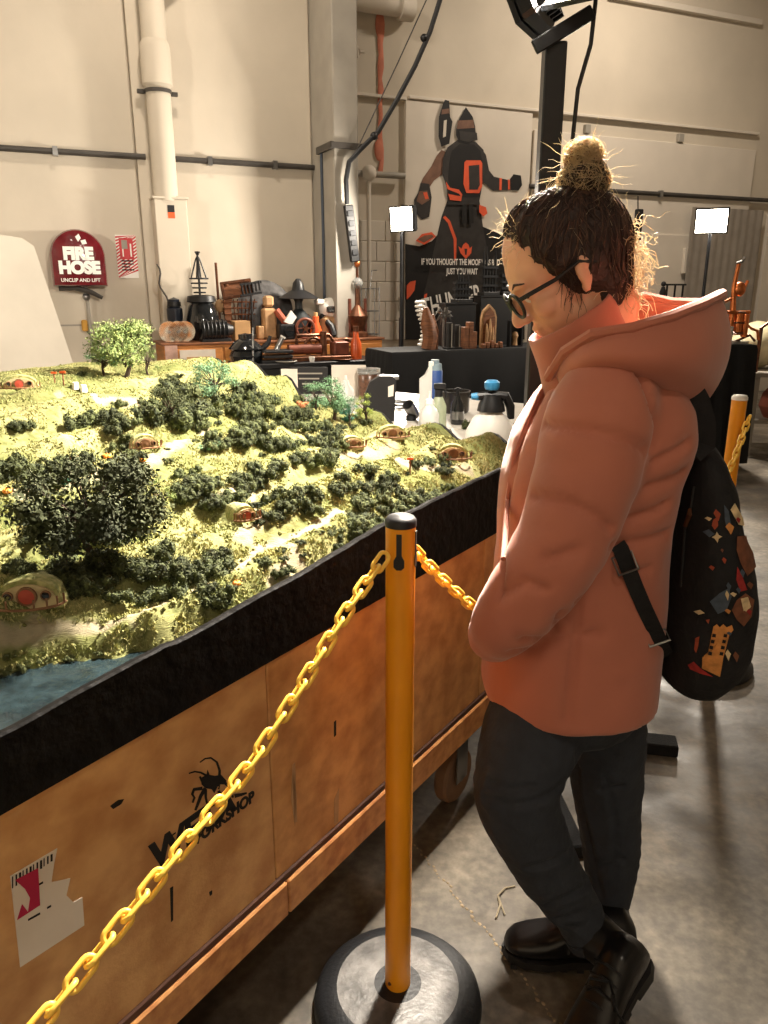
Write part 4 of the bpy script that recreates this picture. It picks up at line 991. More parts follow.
# --- jacket: torso rings from front and back contour, then sleeves, one surface
YC = 1.38
rows = [(350, 585, 640, .09), (362, 570, 655, .14), (380, 553, 672, .172), (404, 533, 684, .188), (432, 515, 686, .195), (470, 503, 674, .19), (510, 499, 664, .185), (550, 497, 661, .18), (590, 493, 660, .18), (640, 486, 655, .18), (672, 483, 652, .18), (688, 482, 651, .18)]
rings = []; n = 36
for y, xf, xb, b in rows:
    A_, B_ = onY(xf, y, YC), onY(xb, y, YC); c = (A_ + B_) / 2; a = (B_.x - A_.x) / 2
    rings.append([Vector((c.x + q[0], c.y + q[1], c.z)) for q in (sup(a, b, k, n) for k in range(n))])
mb = MB().loft(rings[::-1])
def limb(pts, n=16, dy=0.0, seg=4):
    P = [onY(x, y, Y) + Vector((0, dy, 0)) for x, y, Y, r in pts]; R_ = [q[3] for q in pts]; out = []; rr = []
    for i in range(len(P) - 1):
        p0 = P[max(i - 1, 0)]; p1 = P[i]; p2 = P[i + 1]; p3 = P[min(i + 2, len(P) - 1)]
        for k in range(seg):
            t = k / seg; out.append(.5 * ((2 * p1) + (p2 - p0) * t + (2 * p0 - 5 * p1 + 4 * p2 - p3) * t * t + (3 * p1 - p0 - 3 * p2 + p3) * t ** 3)); rr.append(R_[i] + (R_[i + 1] - R_[i]) * t)
    out.append(P[-1]); rr.append(R_[-1]); return out, rr
arm = [(620, 376, 1.275, .06), (612, 390, 1.25, .076), (602, 412, 1.22, .086), (594, 440, 1.205, .085), (584, 478, 1.19, .083), (574, 512, 1.175, .078), (560, 545, 1.165, .075), (540, 578, 1.165, .07), (520, 603, 1.175, .066), (503, 624, 1.20, .058), (495, 634, 1.23, .045)]
p, r = limb(arm); mb.tube(p, r, 18); mb.ball(p[0], r[0]); mb.ball(p[-1], .05)
arm2 = [(x, y, 2 * YC - Y, r) for x, y, Y, r in arm]
P2 = [Vector((onY(x, y, Y).x + .05 + .07 * i / 10, 2 * YC - Y - .03, onY(x, y, Y).z)) for i, (x, y, Y, r) in enumerate(arm)]; mb.tube(P2, [q[3] for q in arm], 18); mb.ball(P2[0], .06)
# shoulder yoke
mb.ball(onY(622, 396, 1.30), (.085, .08, .07)); mb.ball(onY(622, 396, 1.30) + Vector((0, .16, 0)), (.085, .08, .07))
jm = remesh(mb, .0085, 6)
def bvh_of(me): 
    bm = bmesh.new(); bm.from_mesh(me); t = BVHTree.FromBMesh(bm); bm.free(); return t
def bvh_w(o): return BVHTree.FromPolygons([Vector(q.co) + wpos(o) for q in o.data.vertices], [tuple(p.vertices) for p in o.data.polygons])
jb = bvh_of(jm)
def hit(b, x, y):
    l, nrm, i, d = b.ray_cast(CO, ray(x, y).normalized()); return l, nrm
seams = [[(545, 425), (590, 430), (630, 441), (646, 450)], [(534, 496), (570, 503), (598, 517), (613, 529)], [(625, 348), (646, 385), (656, 420), (652, 450)], [(578, 600), (573, 660), (566, 724)], [(513, 652), (535, 648), (552, 632), (562, 612)], [(646, 487), (668, 481), (685, 472)], [(626, 520), (650, 512), (668, 503)], [(612, 546), (645, 540), (668, 533)], [(654, 462), (675, 452), (689, 442)], [(553, 376), (535, 410), (519, 445), (508, 500), (503, 560), (498, 600)],
         [(560, 360), (600, 350)], [(545, 560), (560, 556), (580, 550)], [(505, 590), (525, 580), (545, 590)], [(620, 575), (650, 570)], [(524, 640), (560, 640), (600, 632)]]
sp_pts = []
for sm in seams:
    for (x0, y0), (x1, y1) in zip(sm[:-1], sm[1:]):
        for k in range(14):
            l, nr = hit(jb, x0 + (x1 - x0) * k / 14, y0 + (y1 - y0) * k / 14)
            if l is not None: sp_pts.append(tuple(l))
sp_pts = np.array(sp_pts)
nv = len(jm.vertices); co = np.empty(nv * 3); jm.vertices.foreach_get('co', co); co = co.reshape(-1, 3); no = np.empty(nv * 3); jm.vertices.foreach_get('normal', no); no = no.reshape(-1, 3)
dm = np.full(nv, 9.0)
for q in sp_pts: dm = np.minimum(dm, ((co - q) ** 2).sum(1))
dm = np.sqrt(dm)
co -= no * (.011 * np.exp(-(dm / .0065) ** 2))[:, None]
co += no * (.002 * np.exp(-((dm - .03) / .02) ** 2))[:, None]
co += no * (.0045 * (fbm(co[:, 0] * 11 + co[:, 1] * 4, co[:, 2] * 19 + co[:, 1] * 5, 71, 3) - .45))[:, None]
jm.vertices.foreach_set('co', co.ravel())
jacket = link_mesh('jacket', jm, M['jacket'], per, smooth=180)
jb2 = bvh_w(jacket)
# --- collar standing around the chin
cb, ct = onY(592, 372, 1.385), onY(570, 313, 1.385); rings = []; n = 28
spec = [(.088, .10, -.1, 0), (.076, .085, .4, 0), (.073, .08, .93, 1), (.068, .076, 1.0, 1), (.061, .069, .94, 1), (.064, .074, .4, 0), (.076, .085, -.1, 0)]
for a, b, z, top in spec:
    rg = []
    for k in range(n):
        t = 2 * math.pi * k / n; c, s = math.cos(t), math.sin(t); tilt = (.046 if top else .036) * c; cc = cb.lerp(ct, z)
        fold = .004 * math.sin(5 * t + 1) if top else .002 * math.sin(4 * t)
        rg.append(Vector((cc.x + (a + fold) * c, cc.y + b * s, cc.z + tilt)))
    rings.append(rg)
link_mesh('collar', subsurf(MB().loft(rings + [rings[0]], caps=False).mesh(), 1), M['jacket'], jacket, smooth=180)
# front placket edge catching the lamp light
pp = [hit(jb2, x, y) for x, y in [(552, 378), (540, 398), (527, 424), (515, 456), (508, 500), (505, 560)]]
MB().tube([l + nr * .003 for l, nr in pp if l is not None], .005, 6).build('placket', M['jacket'], jacket)
# --- hood hanging behind
near_r = [(549, 377, 1.30), (565, 351, 1.24), (592, 334, 1.20), (632, 328, 1.185), (672, 316, 1.20), (702, 304, 1.25), (722, 294, 1.34)]
far_r = [(722, 297, 1.42), (703, 303, 1.49), (672, 302, 1.53), (645, 296, 1.55), (615, 306, 1.54), (585, 326, 1.50), (560, 350, 1.46)]
rim = [onY(*q) for q in near_r + far_r]; ctr = onY(692, 372, 1.375)
def hood_ring(k, dz, grow):
    out = []
    for i, p in enumerate(rim):
        fr = min(1, max(0, (p.x - rim[0].x) / (rim[6].x - rim[0].x)))   # 0 at the throat, 1 at the tip
        q = p.lerp(Vector((ctr.x, ctr.y, p.z)), k * .6); q.z = p.z + dz * (.25 + .75 * fr); q += Vector((0, (p.y - ctr.y) * grow, 0)); q.x += grow * .13 * fr
        out.append(q)
    return out
rings = [hood_ring(0, 0, 0), hood_ring(.0, -.022, .10), hood_ring(.03, -.075, .25), hood_ring(.12, -.14, .2), hood_ring(.42, -.20, 0), hood_ring(.95, -.235, -.3)]
me = MB().loft(rings, caps=False).mesh()
bm = bmesh.new(); bm.from_mesh(me); bmesh.ops.holes_fill(bm, edges=[e_ for e_ in bm.edges if e_.is_boundary and sum(v.co.z for v in e_.verts) / 2 < 1.33], sides=0); bm.to_mesh(me); bm.free()
hood = link_mesh('hood', subsurf(me, 2, .016, -1), M['jacket'], jacket, smooth=180)
MB().tube(rim, .009, 8, closed=True).build('hood_rim', M['jacket'], hood)
# --- jeans: both legs and seat in one surface
mb = MB()
legL = [(548, 685, 1.345, .09), (531, 735, 1.295, .097), (520, 772, 1.255, .088), (518, 800, 1.235, .08), (532, 838, 1.235, .072), (553, 876, 1.24, .062), (575, 908, 1.24, .052), (590, 936, 1.235, .046)]
legR = [(598, 690, 1.44, .105), (603, 735, 1.44, .092), (606, 775, 1.44, .08), (608, 810, 1.435, .072), (611, 845, 1.42, .066), (610, 880, 1.40, .055), (606, 912, 1.37, .047), (605, 935, 1.345, .044)]
for lg in (legL, legR):
    p, r = limb(lg); mb.tube(p, r, 18); mb.ball(p[0], r[0])
mb.ball(onY(575, 685, 1.38), (.14, .15, .12))
jm2 = remesh(mb, .007, 5); nv = len(jm2.vertices); co = np.empty(nv * 3); jm2.vertices.foreach_get('co', co); co = co.reshape(-1, 3); no = np.empty(nv * 3); jm2.vertices.foreach_get('normal', no); no = no.reshape(-1, 3)
kz = np.exp(-((co[:, 2] - .52) / .05) ** 2) + np.exp(-((co[:, 2] - .22) / .05) ** 2)
co += no * (.0012 * kz * np.sin(co[:, 2] * 190 + co[:, 0] * 90 + co[:, 1] * 60) + .007 * (fbm(co[:, 0] * 18, co[:, 2] * 26, 72, 3) - .45))[:, None]; jm2.vertices.foreach_set('co', co.ravel())
jb3 = BVHTree.FromPolygons([Vector(q) for q in co], [tuple(p.vertices) for p in jm2.polygons]); dm = np.full(nv, 9.0)
for sm in ([(486, 797), (510, 806), (540, 800), (562, 786)], [(490, 783), (515, 790), (535, 786)], [(576, 752), (580, 800), (592, 850), (602, 900)], [(606, 775), (616, 830), (613, 880)], [(528, 868), (550, 862), (572, 850)], [(548, 905), (570, 896), (590, 884)], [(556, 920), (580, 914), (600, 906)], [(600, 790), (625, 786)], [(600, 868), (624, 858)]):
    for (x0, y0), (x1, y1) in zip(sm[:-1], sm[1:]):
        for k in range(12):
            l, nr = hit(jb3, x0 + (x1 - x0) * k / 12, y0 + (y1 - y0) * k / 12)
            if l is not None: dm = np.minimum(dm, ((co - np.array(l)) ** 2).sum(1))
dm = np.sqrt(dm); co -= no * (.006 * np.exp(-(dm / .006) ** 2) - .0025 * np.exp(-((dm - .014) / .008) ** 2))[:, None]; jm2.vertices.foreach_set('co', co.ravel())
jeans = link_mesh('jeans', jm2, M['jeans'], per, smooth=180)
for lg in (legL, legR):
    x, y, Y, r = lg[-1]; p = onY(x, y, Y); q = onY(lg[-2][0], lg[-2][1], lg[-2][2]); d_ = (p - q).normalized(); MB().tube([p - d_ * .02, p + d_ * .004], [r + .004, r + .003], 20).build('hem_cuff', M['jeans'], jeans)
# --- boots
def boot(heel, toe, ankle_top, up, label):
    heel = Vector(heel); toe = Vector(toe); x = (toe - heel).normalized(); z = (Vector(up) - x * Vector(up).dot(x)).normalized(); y = z.cross(x); R = basis(x, y, z); L = (toe - heel).length; k = L / .28
    def W(a, b, c): return heel + R @ Vector((a * k, b * k, c * k))
    mb = MB(); rings = []
    for xx, w, h, z0 in ((.002, .02, .05, .03), (.008, .03, .10, .022), (.03, .036, .13, .02), (.07, .037, .135, .02), (.11, .038, .12, .02), (.15, .042, .095, .02), (.19, .046, .078, .02), (.225, .045, .07, .02), (.255, .038, .062, .022), (.273, .024, .05, .026), (.28, .01, .036, .03)):
        rings.append([W(xx, q[0], z0 + (h - z0) / 2 + q[1]) for q in (sup(w, (h - z0) / 2, j, 20, 2.6) for j in range(20))])
    mb.loft(rings); a = W(.055, 0, .07); top = Vector(ankle_top)
    mb.tube([a, a.lerp(top, .5) + z * .004, top], [.048 * k, .047 * k, .052 * k], 18)
    up_ = link_mesh('boot', remesh(mb, .005, 4), M['boot'], per, smooth=180); up_['label'] = label
    ol = [(0, .0), (.004, .024), (.03, .036), (.08, .034), (.13, .036), (.19, .048), (.24, .044), (.272, .026), (.284, 0), (.272, -.026), (.24, -.044), (.19, -.048), (.13, -.036), (.08, -.034), (.03, -.036), (.004, -.024)]
    s1 = MB().prism([W(a, b, .008) for a, b in ol], z * .018 * k).build('sole', M['sole'], up_, 30)
    MB().prism([W(a, b, -.006) for a, b in ((0, 0), (.004, .024), (.03, .036), (.08, .034), (.08, -.034), (.03, -.036), (.004, -.024))], z * .015 * k).build('heel_block', M['sole'], up_, 30)
    for i in range(5): MB().box(W(.12 + i * .035, 0, .003), (.014, .07 * k, .012), R).build('tread', M['sole'], up_, 0)
    for i in range(4):
        xx = .165 - i * .022; hh = .09 + i * .014; mbl = MB(); mbl.tube([W(xx, -.03, hh - .012), W(xx, 0, hh + .006), W(xx - .004, .03, hh - .012)], .003, 6); mbl.build('lace', M['black'], up_)
    mbl = MB(); b0 = W(.12, .02, .125)
    for sg_ in (-1, 1): mbl.tube([b0, b0 + R @ Vector((.02, sg_ * .025, .02)), b0 + R @ Vector((.035, sg_ * .03, -.005)), b0 + R @ Vector((.015, sg_ * .012, -.004))], .0025, 6)
    mbl.tube([b0, b0 + R @ Vector((.03, .03, -.02)), b0 + R @ Vector((.035, .045, -.05))], .0025, 6); mbl.build('lace_bow', M['black'], up_)
    return up_
boot((.545, 1.325, .006), (.262, 1.345, .006), onY(606, 915, 1.365), UP, 'planted black boot pointing left')
boot((.520, 1.215, .135), (.345, 1.06, .022), onY(588, 930, 1.237), (-.32, -.2, 1), 'crossed black boot resting on its toe')
# --- head and neck, one continuous surface with a face
TL = math.radians(31); HO = onY(567, 271, 1.395)
fw = Vector((-math.cos(TL), -.03, -math.sin(TL))).normalized(); ux = Vector((-math.sin(TL), 0, math.cos(TL))); sd = ux.cross(fw).normalized(); ux = fw.cross(sd); RH = basis(fw, sd, ux)
def Hd(a, b, c): return HO + RH @ Vector((a, b, c))
mb = MB()
def hb_(c, r): mb.ball(Hd(*c), r, 20, 14, RH)
hb_((0, 0, .05), (.092, .073, .08)); hb_((.042, 0, .03), (.056, .06, .062)); hb_((.04, 0, -.03), (.052, .054, .075)); hb_((.055, 0, -.088), (.034, .032, .026)); hb_((.02, 0, -.06), (.05, .052, .045))
hb_((.083, 0, .022), (.018, .045, .013)); mb.tube([Hd(.094, 0, .012), Hd(.102, 0, -.008), Hd(.113, 0, -.03)], [.009, .0095, .012], 10); hb_((.112, 0, -.033), (.0125, .013, .0105))
for s in (-1, 1):
    hb_((.1, s * .012, -.036), (.01, .0075, .007)); hb_((.062, s * .036, -.026), (.026, .02, .024)); hb_((.079, s * .03, .001), (.012, .017, .011))
    mb.ball(Hd(-.006, s * .071, -.008), (.014, .008, .026), 12, 10, RH @ Matrix.Rotation(s * .35, 3, 'Z')); hb_((-.012, s * .074, .008), (.013, .008, .014)); hb_((0, s * .07, -.032), (.008, .006, .009))
hb_((.089, 0, -.058), (.0095, .021, .0065)); hb_((.086, 0, -.07), (.009, .018, .007))
nk = [Hd(-.02, 0, -.03), Hd(-.04, 0, -.09), onY(600, 352, 1.385), onY(605, 385, 1.38)]; mb.tube(nk, [.055, .052, .056, .07], 18); mb.ball(nk[-1], .07)
body = link_mesh('body', remesh(mb, .0036, 3), M['skin'], per, smooth=180)
for s in (-1, 1):
    MB().ball(Hd(.081, s * .031, -.001), .0105, 12, 8).build('eye', M['white'], body)
    MB().tube([Hd(.090, s * .018, .002), Hd(.0925, s * .031, .0035), Hd(.086, s * .045, 0)], .0016, 6).build('eyelashes', M['hair'], body)
    MB().tube([Hd(.098, s * .014, .022), Hd(.096, s * .03, .029), Hd(.083, s * .048, .024)], [.0018, .0024, .0012], 6).build('eyebrow', M['hair'], body)
# glasses
gl = thing('glasses', Hd(.1, 0, 0), None, None, parent=per); gl['label'] = 'black framed glasses'
for s in (-1, 1):
    rim_ = [Hd(.112 - abs(b) * .12, s * .034 + .027 * math.cos(a) * s, -.004 + .021 * math.sin(a)) for a in [2 * math.pi * k / 24 for k in range(24)] for b in [.034 + .027 * math.cos(a)]]
    MB().tube(rim_, .0032, 6, closed=True).build('lens_rim', M['black'], gl)
    MB().prism(rim_, fw * .001).build('lens', mat('lens', (250, 250, 250), .0, trans=1, ior=1.01, var=0), gl, 0)
    MB().tube([Hd(.103, s * .062, .006), Hd(.092, s * .073, .007), Hd(.04, s * .079, .006), Hd(-.005, s * .08, .012), Hd(-.03, s * .078, -.004)], [.004, .004, .0034, .003, .003], 8).build('temple_arm', M['black'], gl)
MB().tube([Hd(.108, -.009, .006), Hd(.115, 0, .009), Hd(.108, .009, .006)], .003, 6).build('bridge', M['black'], gl)
# --- hair: cap, bun, loose curls, fly-away strands
mb = MB(); HC = onY(581, 247, 1.395)
mb.ball(HC, (.086, .083, .094), 28, 18); mb.ball(onY(541, 233, 1.395), (.063, .079, .058)); mb.ball(onY(560, 224, 1.395), (.066, .082, .058)); mb.ball(onY(602, 276, 1.395), (.05, .07, .05)); mb.ball(onY(606, 294, 1.395), (.042, .058, .042)); mb.ball(onY(552, 243, 1.395), (.055, .086, .05)); mb.ball(onY(538, 252, 1.395), (.034, .084, .034)); mb.ball(onY(550, 262, 1.395), (.034, .084, .034)); mb.ball(onY(556, 258, 1.395), (.052, .083, .046))
hm = remesh(mb, .006, 5); nv = len(hm.vertices); co = np.empty(nv * 3); hm.vertices.foreach_get('co', co); co = co.reshape(-1, 3); no = np.empty(nv * 3); hm.vertices.foreach_get('normal', no); no = no.reshape(-1, 3)
bunc = onY(583, 182, 1.40); ang = np.arctan2(co[:, 1] - bunc.y, co[:, 0] - bunc.x); co += no * (.002 * (vn(ang * 14, co[:, 2] * 6, 81) - .5) + .0008 * np.sin(ang * 40))[:, None]; hm.vertices.foreach_set('co', co.ravel())
hair = link_mesh('hair', hm, M['hair'], per, smooth=180); hbv = bvh_w(hair)
mbs = [MB(), MB()]
rs_ = random.Random(21)
for k in range(640):      # combed strands lying on the head, gathered up into the bun
    a = rs_.uniform(0, 6.28); el = rs_.uniform(-.9, .9); q = HC + Vector((math.cos(a) * math.cos(el), math.sin(a) * math.cos(el), math.sin(el))) * .13
    l, nr, i, ds_ = hbv.find_nearest(q)
    if l is None: continue
    pts = []; end = bunc - UP * .02 + Vector((rs_.gauss(0, .012), rs_.gauss(0, .012), 0)); n = 9; ph = rs_.uniform(0, 6); T = rs_.uniform(.35, .95)
    for j in range(n + 1):
        p_ = l.lerp(end, T * j / n); p2, n2_, i2, d2 = hbv.find_nearest(p_ + (p_ - HC).normalized() * .05); pts.append(p2 + n2_ * (.0006 + .0015 * math.sin(ph + j * .8) ** 2))
    mbs[k % 2].tube(pts, [.0011 * (1 - .5 * abs(2 * j / n - 1)) for j in range(n + 1)], 3, caps=False)
mbs[0].build('combed_strands', M['hair'], hair, 180); mbs[1].build('brown_strands', mat('brown_hair', (84, 58, 46), .5, var=.3, scale=40), hair, 180)
mb = MB(); mb.ball(bunc, (.039, .038, .034), 20, 14); mb.tube([onY(584, 215, 1.4), onY(582, 195, 1.4)], [.036, .03], 14)
for k in range(9):
    a = k * .7; mb.tube([bunc + Vector((math.cos(a + t) * .028, math.sin(a + t) * .028, -.028 + .045 * t / 2.4 + .006 * math.sin(k * 3 + t * 2))) for t in [j * .4 for j in range(7)]], .0085, 7)
bun = link_mesh('bun', remesh(mb, .004, 2), M['hair'], hair, smooth=180)
rnd = random.Random(3)
def strand(mb, p, d, L, curl, n=7, r=.00055, grav=.35):
    pts = [p]; d = d.normalized(); a = Vector((rnd.gauss(0, 1), rnd.gauss(0, 1), rnd.gauss(0, 1))).normalized()
    for i in range(n): d = (d + a * curl * math.sin(i * 1.1 + rnd.uniform(0, .8)) - UP * grav * .1 * i / n).normalized(); pts.append(pts[-1] + d * L / n)
    mb.tube(pts, [r * (1 - .7 * i / n) for i in range(n + 1)], 3, caps=False)
mb = MB()
btop = onY(584, 157, 1.40); mbd = MB()
def wrap(mb, c, R3, t0, t1, r, wob):
    u = Vector((rnd.gauss(0, 1), rnd.gauss(0, 1), rnd.gauss(0, 1))).normalized(); v = u.cross(Vector((rnd.gauss(0, 1), rnd.gauss(0, 1), rnd.gauss(0, 1)))).normalized(); n = 14; pts = []; ph = rnd.uniform(0, 6)
    for i in range(n + 1):
        t = t0 + (t1 - t0) * i / n; q = u * math.cos(t) + v * math.sin(t); k = 1 + wob * math.sin(t * 3.3 + ph) + wob * .6 * i / n; pts.append(c + Vector((q.x * R3[0], q.y * R3[1], q.z * R3[2])) * k)
    mb.tube(pts, [r * (1 - .6 * i / n) for i in range(n + 1)], 3, caps=False)
for k in range(420): wrap(mb if k % 3 else mbd, bunc, (.041, .04, .036), 0, rnd.uniform(1.2, 2.8), .0007, rnd.uniform(.02, .14))
for k in range(420): wrap(mb, btop, (.028, .026, .024), 0, rnd.uniform(1.5, 3.2), .0007, rnd.uniform(.03, .3))
for _ in range(38):
    d = Vector((rnd.gauss(-.1, 1), rnd.gauss(0, .5), rnd.gauss(.2, .7))).normalized(); strand(mb, bunc + Vector((d.x * .036, d.y * .036, d.z * .034 + .012)), d, rnd.uniform(.025, .06), .45, 9, .0005)
mbd.build('dark_bun_strands', M['hair'], hair, 180)
mb.build('bun_strands', M['blond'], hair, 180)
lp = MB().tube([btop + Vector((math.cos(a) * .021, .006 * math.sin(2 * a), math.sin(a) * .017 - .006)) for a in [2 * math.pi * k / 20 for k in range(20)]], .0125, 10, closed=True)
link_mesh('bun_loop', remesh(lp, .003, 3), mat('mid_blond_hair', (150, 112, 78), .45, var=.4, scale=40, stretch=(1, 1, 5), bump=.5, bscale=90), hair, smooth=180)
mb = MB()
for _ in range(420):      # halo over the crown and back of the head
    d = Vector((rnd.gauss(0, 1), rnd.gauss(0, .8), rnd.gauss(.4, .9))).normalized(); q = HC + d * .25; l, nr, i, ds_ = hbv.ray_cast(q, -d)
    if l is None: continue
    t = (bunc - l).normalized(); strand(mb, l - nr * .001, nr * rnd.uniform(.05, .4) + t * .8 + Vector((rnd.gauss(0, .3), rnd.gauss(0, .3), rnd.gauss(0, .3))), rnd.uniform(.015, .05), .5, 9, .0004)
for _ in range(60):      # fringe wisps at the forehead
    p = onY(rnd.uniform(506, 528), rnd.uniform(222, 262), 1.395 + rnd.uniform(-.05, .05)); l, nr, i, ds_ = hbv.find_nearest(p); strand(mb, l, Vector((-.5, rnd.gauss(0, .5), rnd.gauss(.1, .8))), rnd.uniform(.015, .045), .8)
mb.build('crown_strands', M['blond'], hair, 180)
mb = MB(); cl = onY(638, 262, 1.41)
def curl(mb, p, d, L, R_, turns, r):
    d = d.normalized(); a = d.orthogonal().normalized(); b = d.cross(a); n = 22; ph = rnd.uniform(0, 6.28); pts = []
    for i in range(n + 1):
        t = i / n; q = p + d * L * t - UP * .02 * t * t; g = R_ * min(1, t * 3); pts.append(q + a * g * math.cos(ph + turns * 6.28 * t) + b * g * math.sin(ph + turns * 6.28 * t))
    mb.tube(pts, r, 3, caps=False)
for _ in range(210):
    p = onY(rnd.uniform(608, 640), rnd.uniform(226, 296), 1.395 + rnd.uniform(-.06, .06)); curl(mb, p, Vector((rnd.gauss(.45, .5), rnd.gauss(0, .4), rnd.gauss(-.35, .6))), rnd.uniform(.02, .06), rnd.uniform(.003, .009), rnd.uniform(.8, 2.4), .0006)
for _ in range(60):      # bleached curls at the back of the head
    d = Vector((rnd.gauss(.5, .8), rnd.gauss(0, .8), rnd.gauss(0, 1))).normalized(); p = onY(rnd.uniform(610, 640), rnd.uniform(228, 296), 1.395 + rnd.uniform(-.055, .055)); strand(mb, p, d + Vector((.5, 0, -.3)), rnd.uniform(.03, .08), 1.1, 10, .0007, .8)
mb.build('loose_curls', M['blond'], hair, 180)
mb = MB()
for k in range(26):       # wisps over the temple and in front of the ear
    x0, y0 = rnd.uniform(556, 582), rnd.uniform(270, 290); l, nr = hit(hbv, x0, y0)
    if l is None: continue
    strand(mb, l, Vector((rnd.gauss(-.1, .3), -.12, -1)), rnd.uniform(.03, .07), .35, 8, .0008)
mb.build('temple_wisps', M['hair'], hair, 180)

# ================================================================= BACKPACK
bag = thing('backpack', (.60, 1.36, .62), 'black backpack with colourful castle print worn by the person', 'backpack')
M['bag'] = mat('black_canvas', (20, 19, 21), .8, var=.3, scale=12, bump=.35, bscale=60)
rows = [(440, 682, 706, .05), (456, 680, 716, .085), (480, 676, 726, .11), (510, 670, 728, .125), (550, 666, 738, .135), (595, 662, 743, .14), (630, 656, 739, .14), (655, 655, 728, .13), (674, 661, 714, .10), (684, 674, 702, .06)]
rings = []; n = 32
for y, xf, xb, b in rows:
    A_, B_ = onY(xf, y, 1.36), onY(xb, y, 1.36); c = (A_ + B_) / 2; rings.append([Vector((c.x + q[0], c.y + q[1], c.z)) for q in (sup((B_.x - A_.x) / 2, b, k, n, 2.5) for k in range(n))])
me = remesh(MB().loft(rings[::-1]), .007, 5); nv = len(me.vertices); co = np.empty(nv * 3); me.vertices.foreach_get('co', co); co = co.reshape(-1, 3); no = np.empty(nv * 3); me.vertices.foreach_get('normal', no); no = no.reshape(-1, 3)
co += no * (.012 * (fbm(co[:, 0] * 14, co[:, 2] * 12, 91, 3) - .45))[:, None]; me.vertices.foreach_set('co', co.ravel())
bb = link_mesh('bag_body', me, M['bag'], bag, smooth=180)
bbv = BVHTree.FromPolygons([Vector(v) + wpos(bb) for v in [q.co for q in me.vertices]], [tuple(p.vertices) for p in me.polygons])
jw = BVHTree.FromPolygons([Vector(q.co) + wpos(jacket) for q in jacket.data.vertices], [tuple(p.vertices) for p in jacket.data.polygons])
def onbag(x, y, off=.003):
    l, nr = hit(bbv, x, y)
    if l is None: l = onY(x, y, 1.27); nr = Vector((0, -1, 0))
    return l + nr * off
PR = {'gold': (196, 130, 66), 'cream': (206, 182, 140), 'rust': (150, 66, 40), 'slate': (66, 76, 88), 'redp': (150, 40, 36), 'brown': (110, 66, 44)}
for k, c in PR.items(): M[k] = mat('print_' + k, c, .8, var=.25, scale=60)
def patch(name, pts, m, off=.003):
    """flat printed shape lying on the bag: subdivided fan following the surface"""
    cx = sum(p[0] for p in pts) / len(pts); cy = sum(p[1] for p in pts) / len(pts); n = len(pts); fine = []
    for i in range(n):
        a, b = pts[i], pts[(i + 1) % n]
        for k in range(3): fine.append((a[0] + (b[0] - a[0]) * k / 3, a[1] + (b[1] - a[1]) * k / 3))
    mb = MB(); N_ = len(fine); vs = []; fs = []
    for f_ in (1, .66, .33):
        vs += [onbag(cx + (x - cx) * f_, cy + (y - cy) * f_, off) for x, y in fine]
    vs.append(onbag(cx, cy, off)); 
    for l_ in range(2):
        for j in range(N_): fs.append((l_ * N_ + j, l_ * N_ + (j + 1) % N_, (l_ + 1) * N_ + (j + 1) % N_, (l_ + 1) * N_ + j))
    for j in range(N_): fs.append((2 * N_ + j, 2 * N_ + (j + 1) % N_, 3 * N_))
    mb.add(vs, fs).build(name, M[m], bb, 180)
def zb(x, y): return (580 + x / 3.01, 420 + y / 3.01)
patch('printed_tower', [zb(*p) for p in [(402, 620), (412, 612), (420, 622), (430, 612), (440, 622), (455, 615), (460, 630), (448, 645), (430, 715), (420, 770), (368, 745), (370, 712), (384, 710)]], 'gold')
for i in range(4):
    for sx in (0, 1): patch('printed_window', [zb(*p) for p in [(400 + sx * 32 - i * 4, 640 + i * 18), (410 + sx * 32 - i * 4, 642 + i * 18), (408 + sx * 32 - i * 4, 652 + i * 18), (398 + sx * 32 - i * 4, 650 + i * 18)]], 'bag', .0045)
patch('printed_rampart', [zb(*p) for p in [(328, 735), (345, 725), (365, 745), (400, 770), (362, 760), (335, 748)]], 'redp', .0035)
patch('printed_figure', [zb(*p) for p in [(350, 655), (362, 650), (358, 680), (352, 700), (346, 690)]], 'rust'); patch('printed_figure', [zb(*p) for p in [(380, 600), (392, 598), (388, 612)]], 'rust')
patch('printed_star', [zb(*p) for p in [(412, 335), (417, 345), (427, 350), (417, 356), (414, 368), (406, 356), (398, 352), (408, 345)]], 'cream'); patch('printed_leaf', [zb(*p) for p in [(372, 335), (390, 328), (406, 342), (392, 352)]], 'slate')
patch('printed_flower', [zb(*p) for p in [(402, 300), (412, 292), (416, 318), (406, 330), (398, 318)]], 'rust'); patch('printed_wing', [zb(*p) for p in [(450, 270), (462, 250), (485, 295), (490, 320), (472, 315)]], 'cream'); patch('printed_wing', [zb(*p) for p in [(432, 255), (445, 275), (452, 320), (440, 330), (434, 300)]], 'slate')
patch('printed_creature', [zb(*p) for p in [(470, 350), (495, 348), (520, 400), (528, 440), (500, 470), (480, 430), (468, 390)]], 'brown'); patch('printed_creature', [zb(*p) for p in [(470, 440), (485, 470), (500, 510), (480, 515), (468, 480)]], 'redp')
patch('printed_cloud', [zb(*p) for p in [(392, 545), (420, 520), (445, 505), (455, 530), (440, 570), (415, 582)]], 'slate'); patch('printed_scroll', [zb(*p) for p in [(345, 575), (365, 570), (378, 580), (360, 585)]], 'cream'); patch('printed_dragon', [zb(*p) for p in [(470, 540), (495, 520), (520, 540), (512, 590), (490, 620), (470, 600), (455, 570)]], 'brown'); patch('printed_dragon', [zb(*p) for p in [(480, 535), (500, 530), (508, 560), (490, 580)]], 'cream', .0045)
rp = random.Random(12)
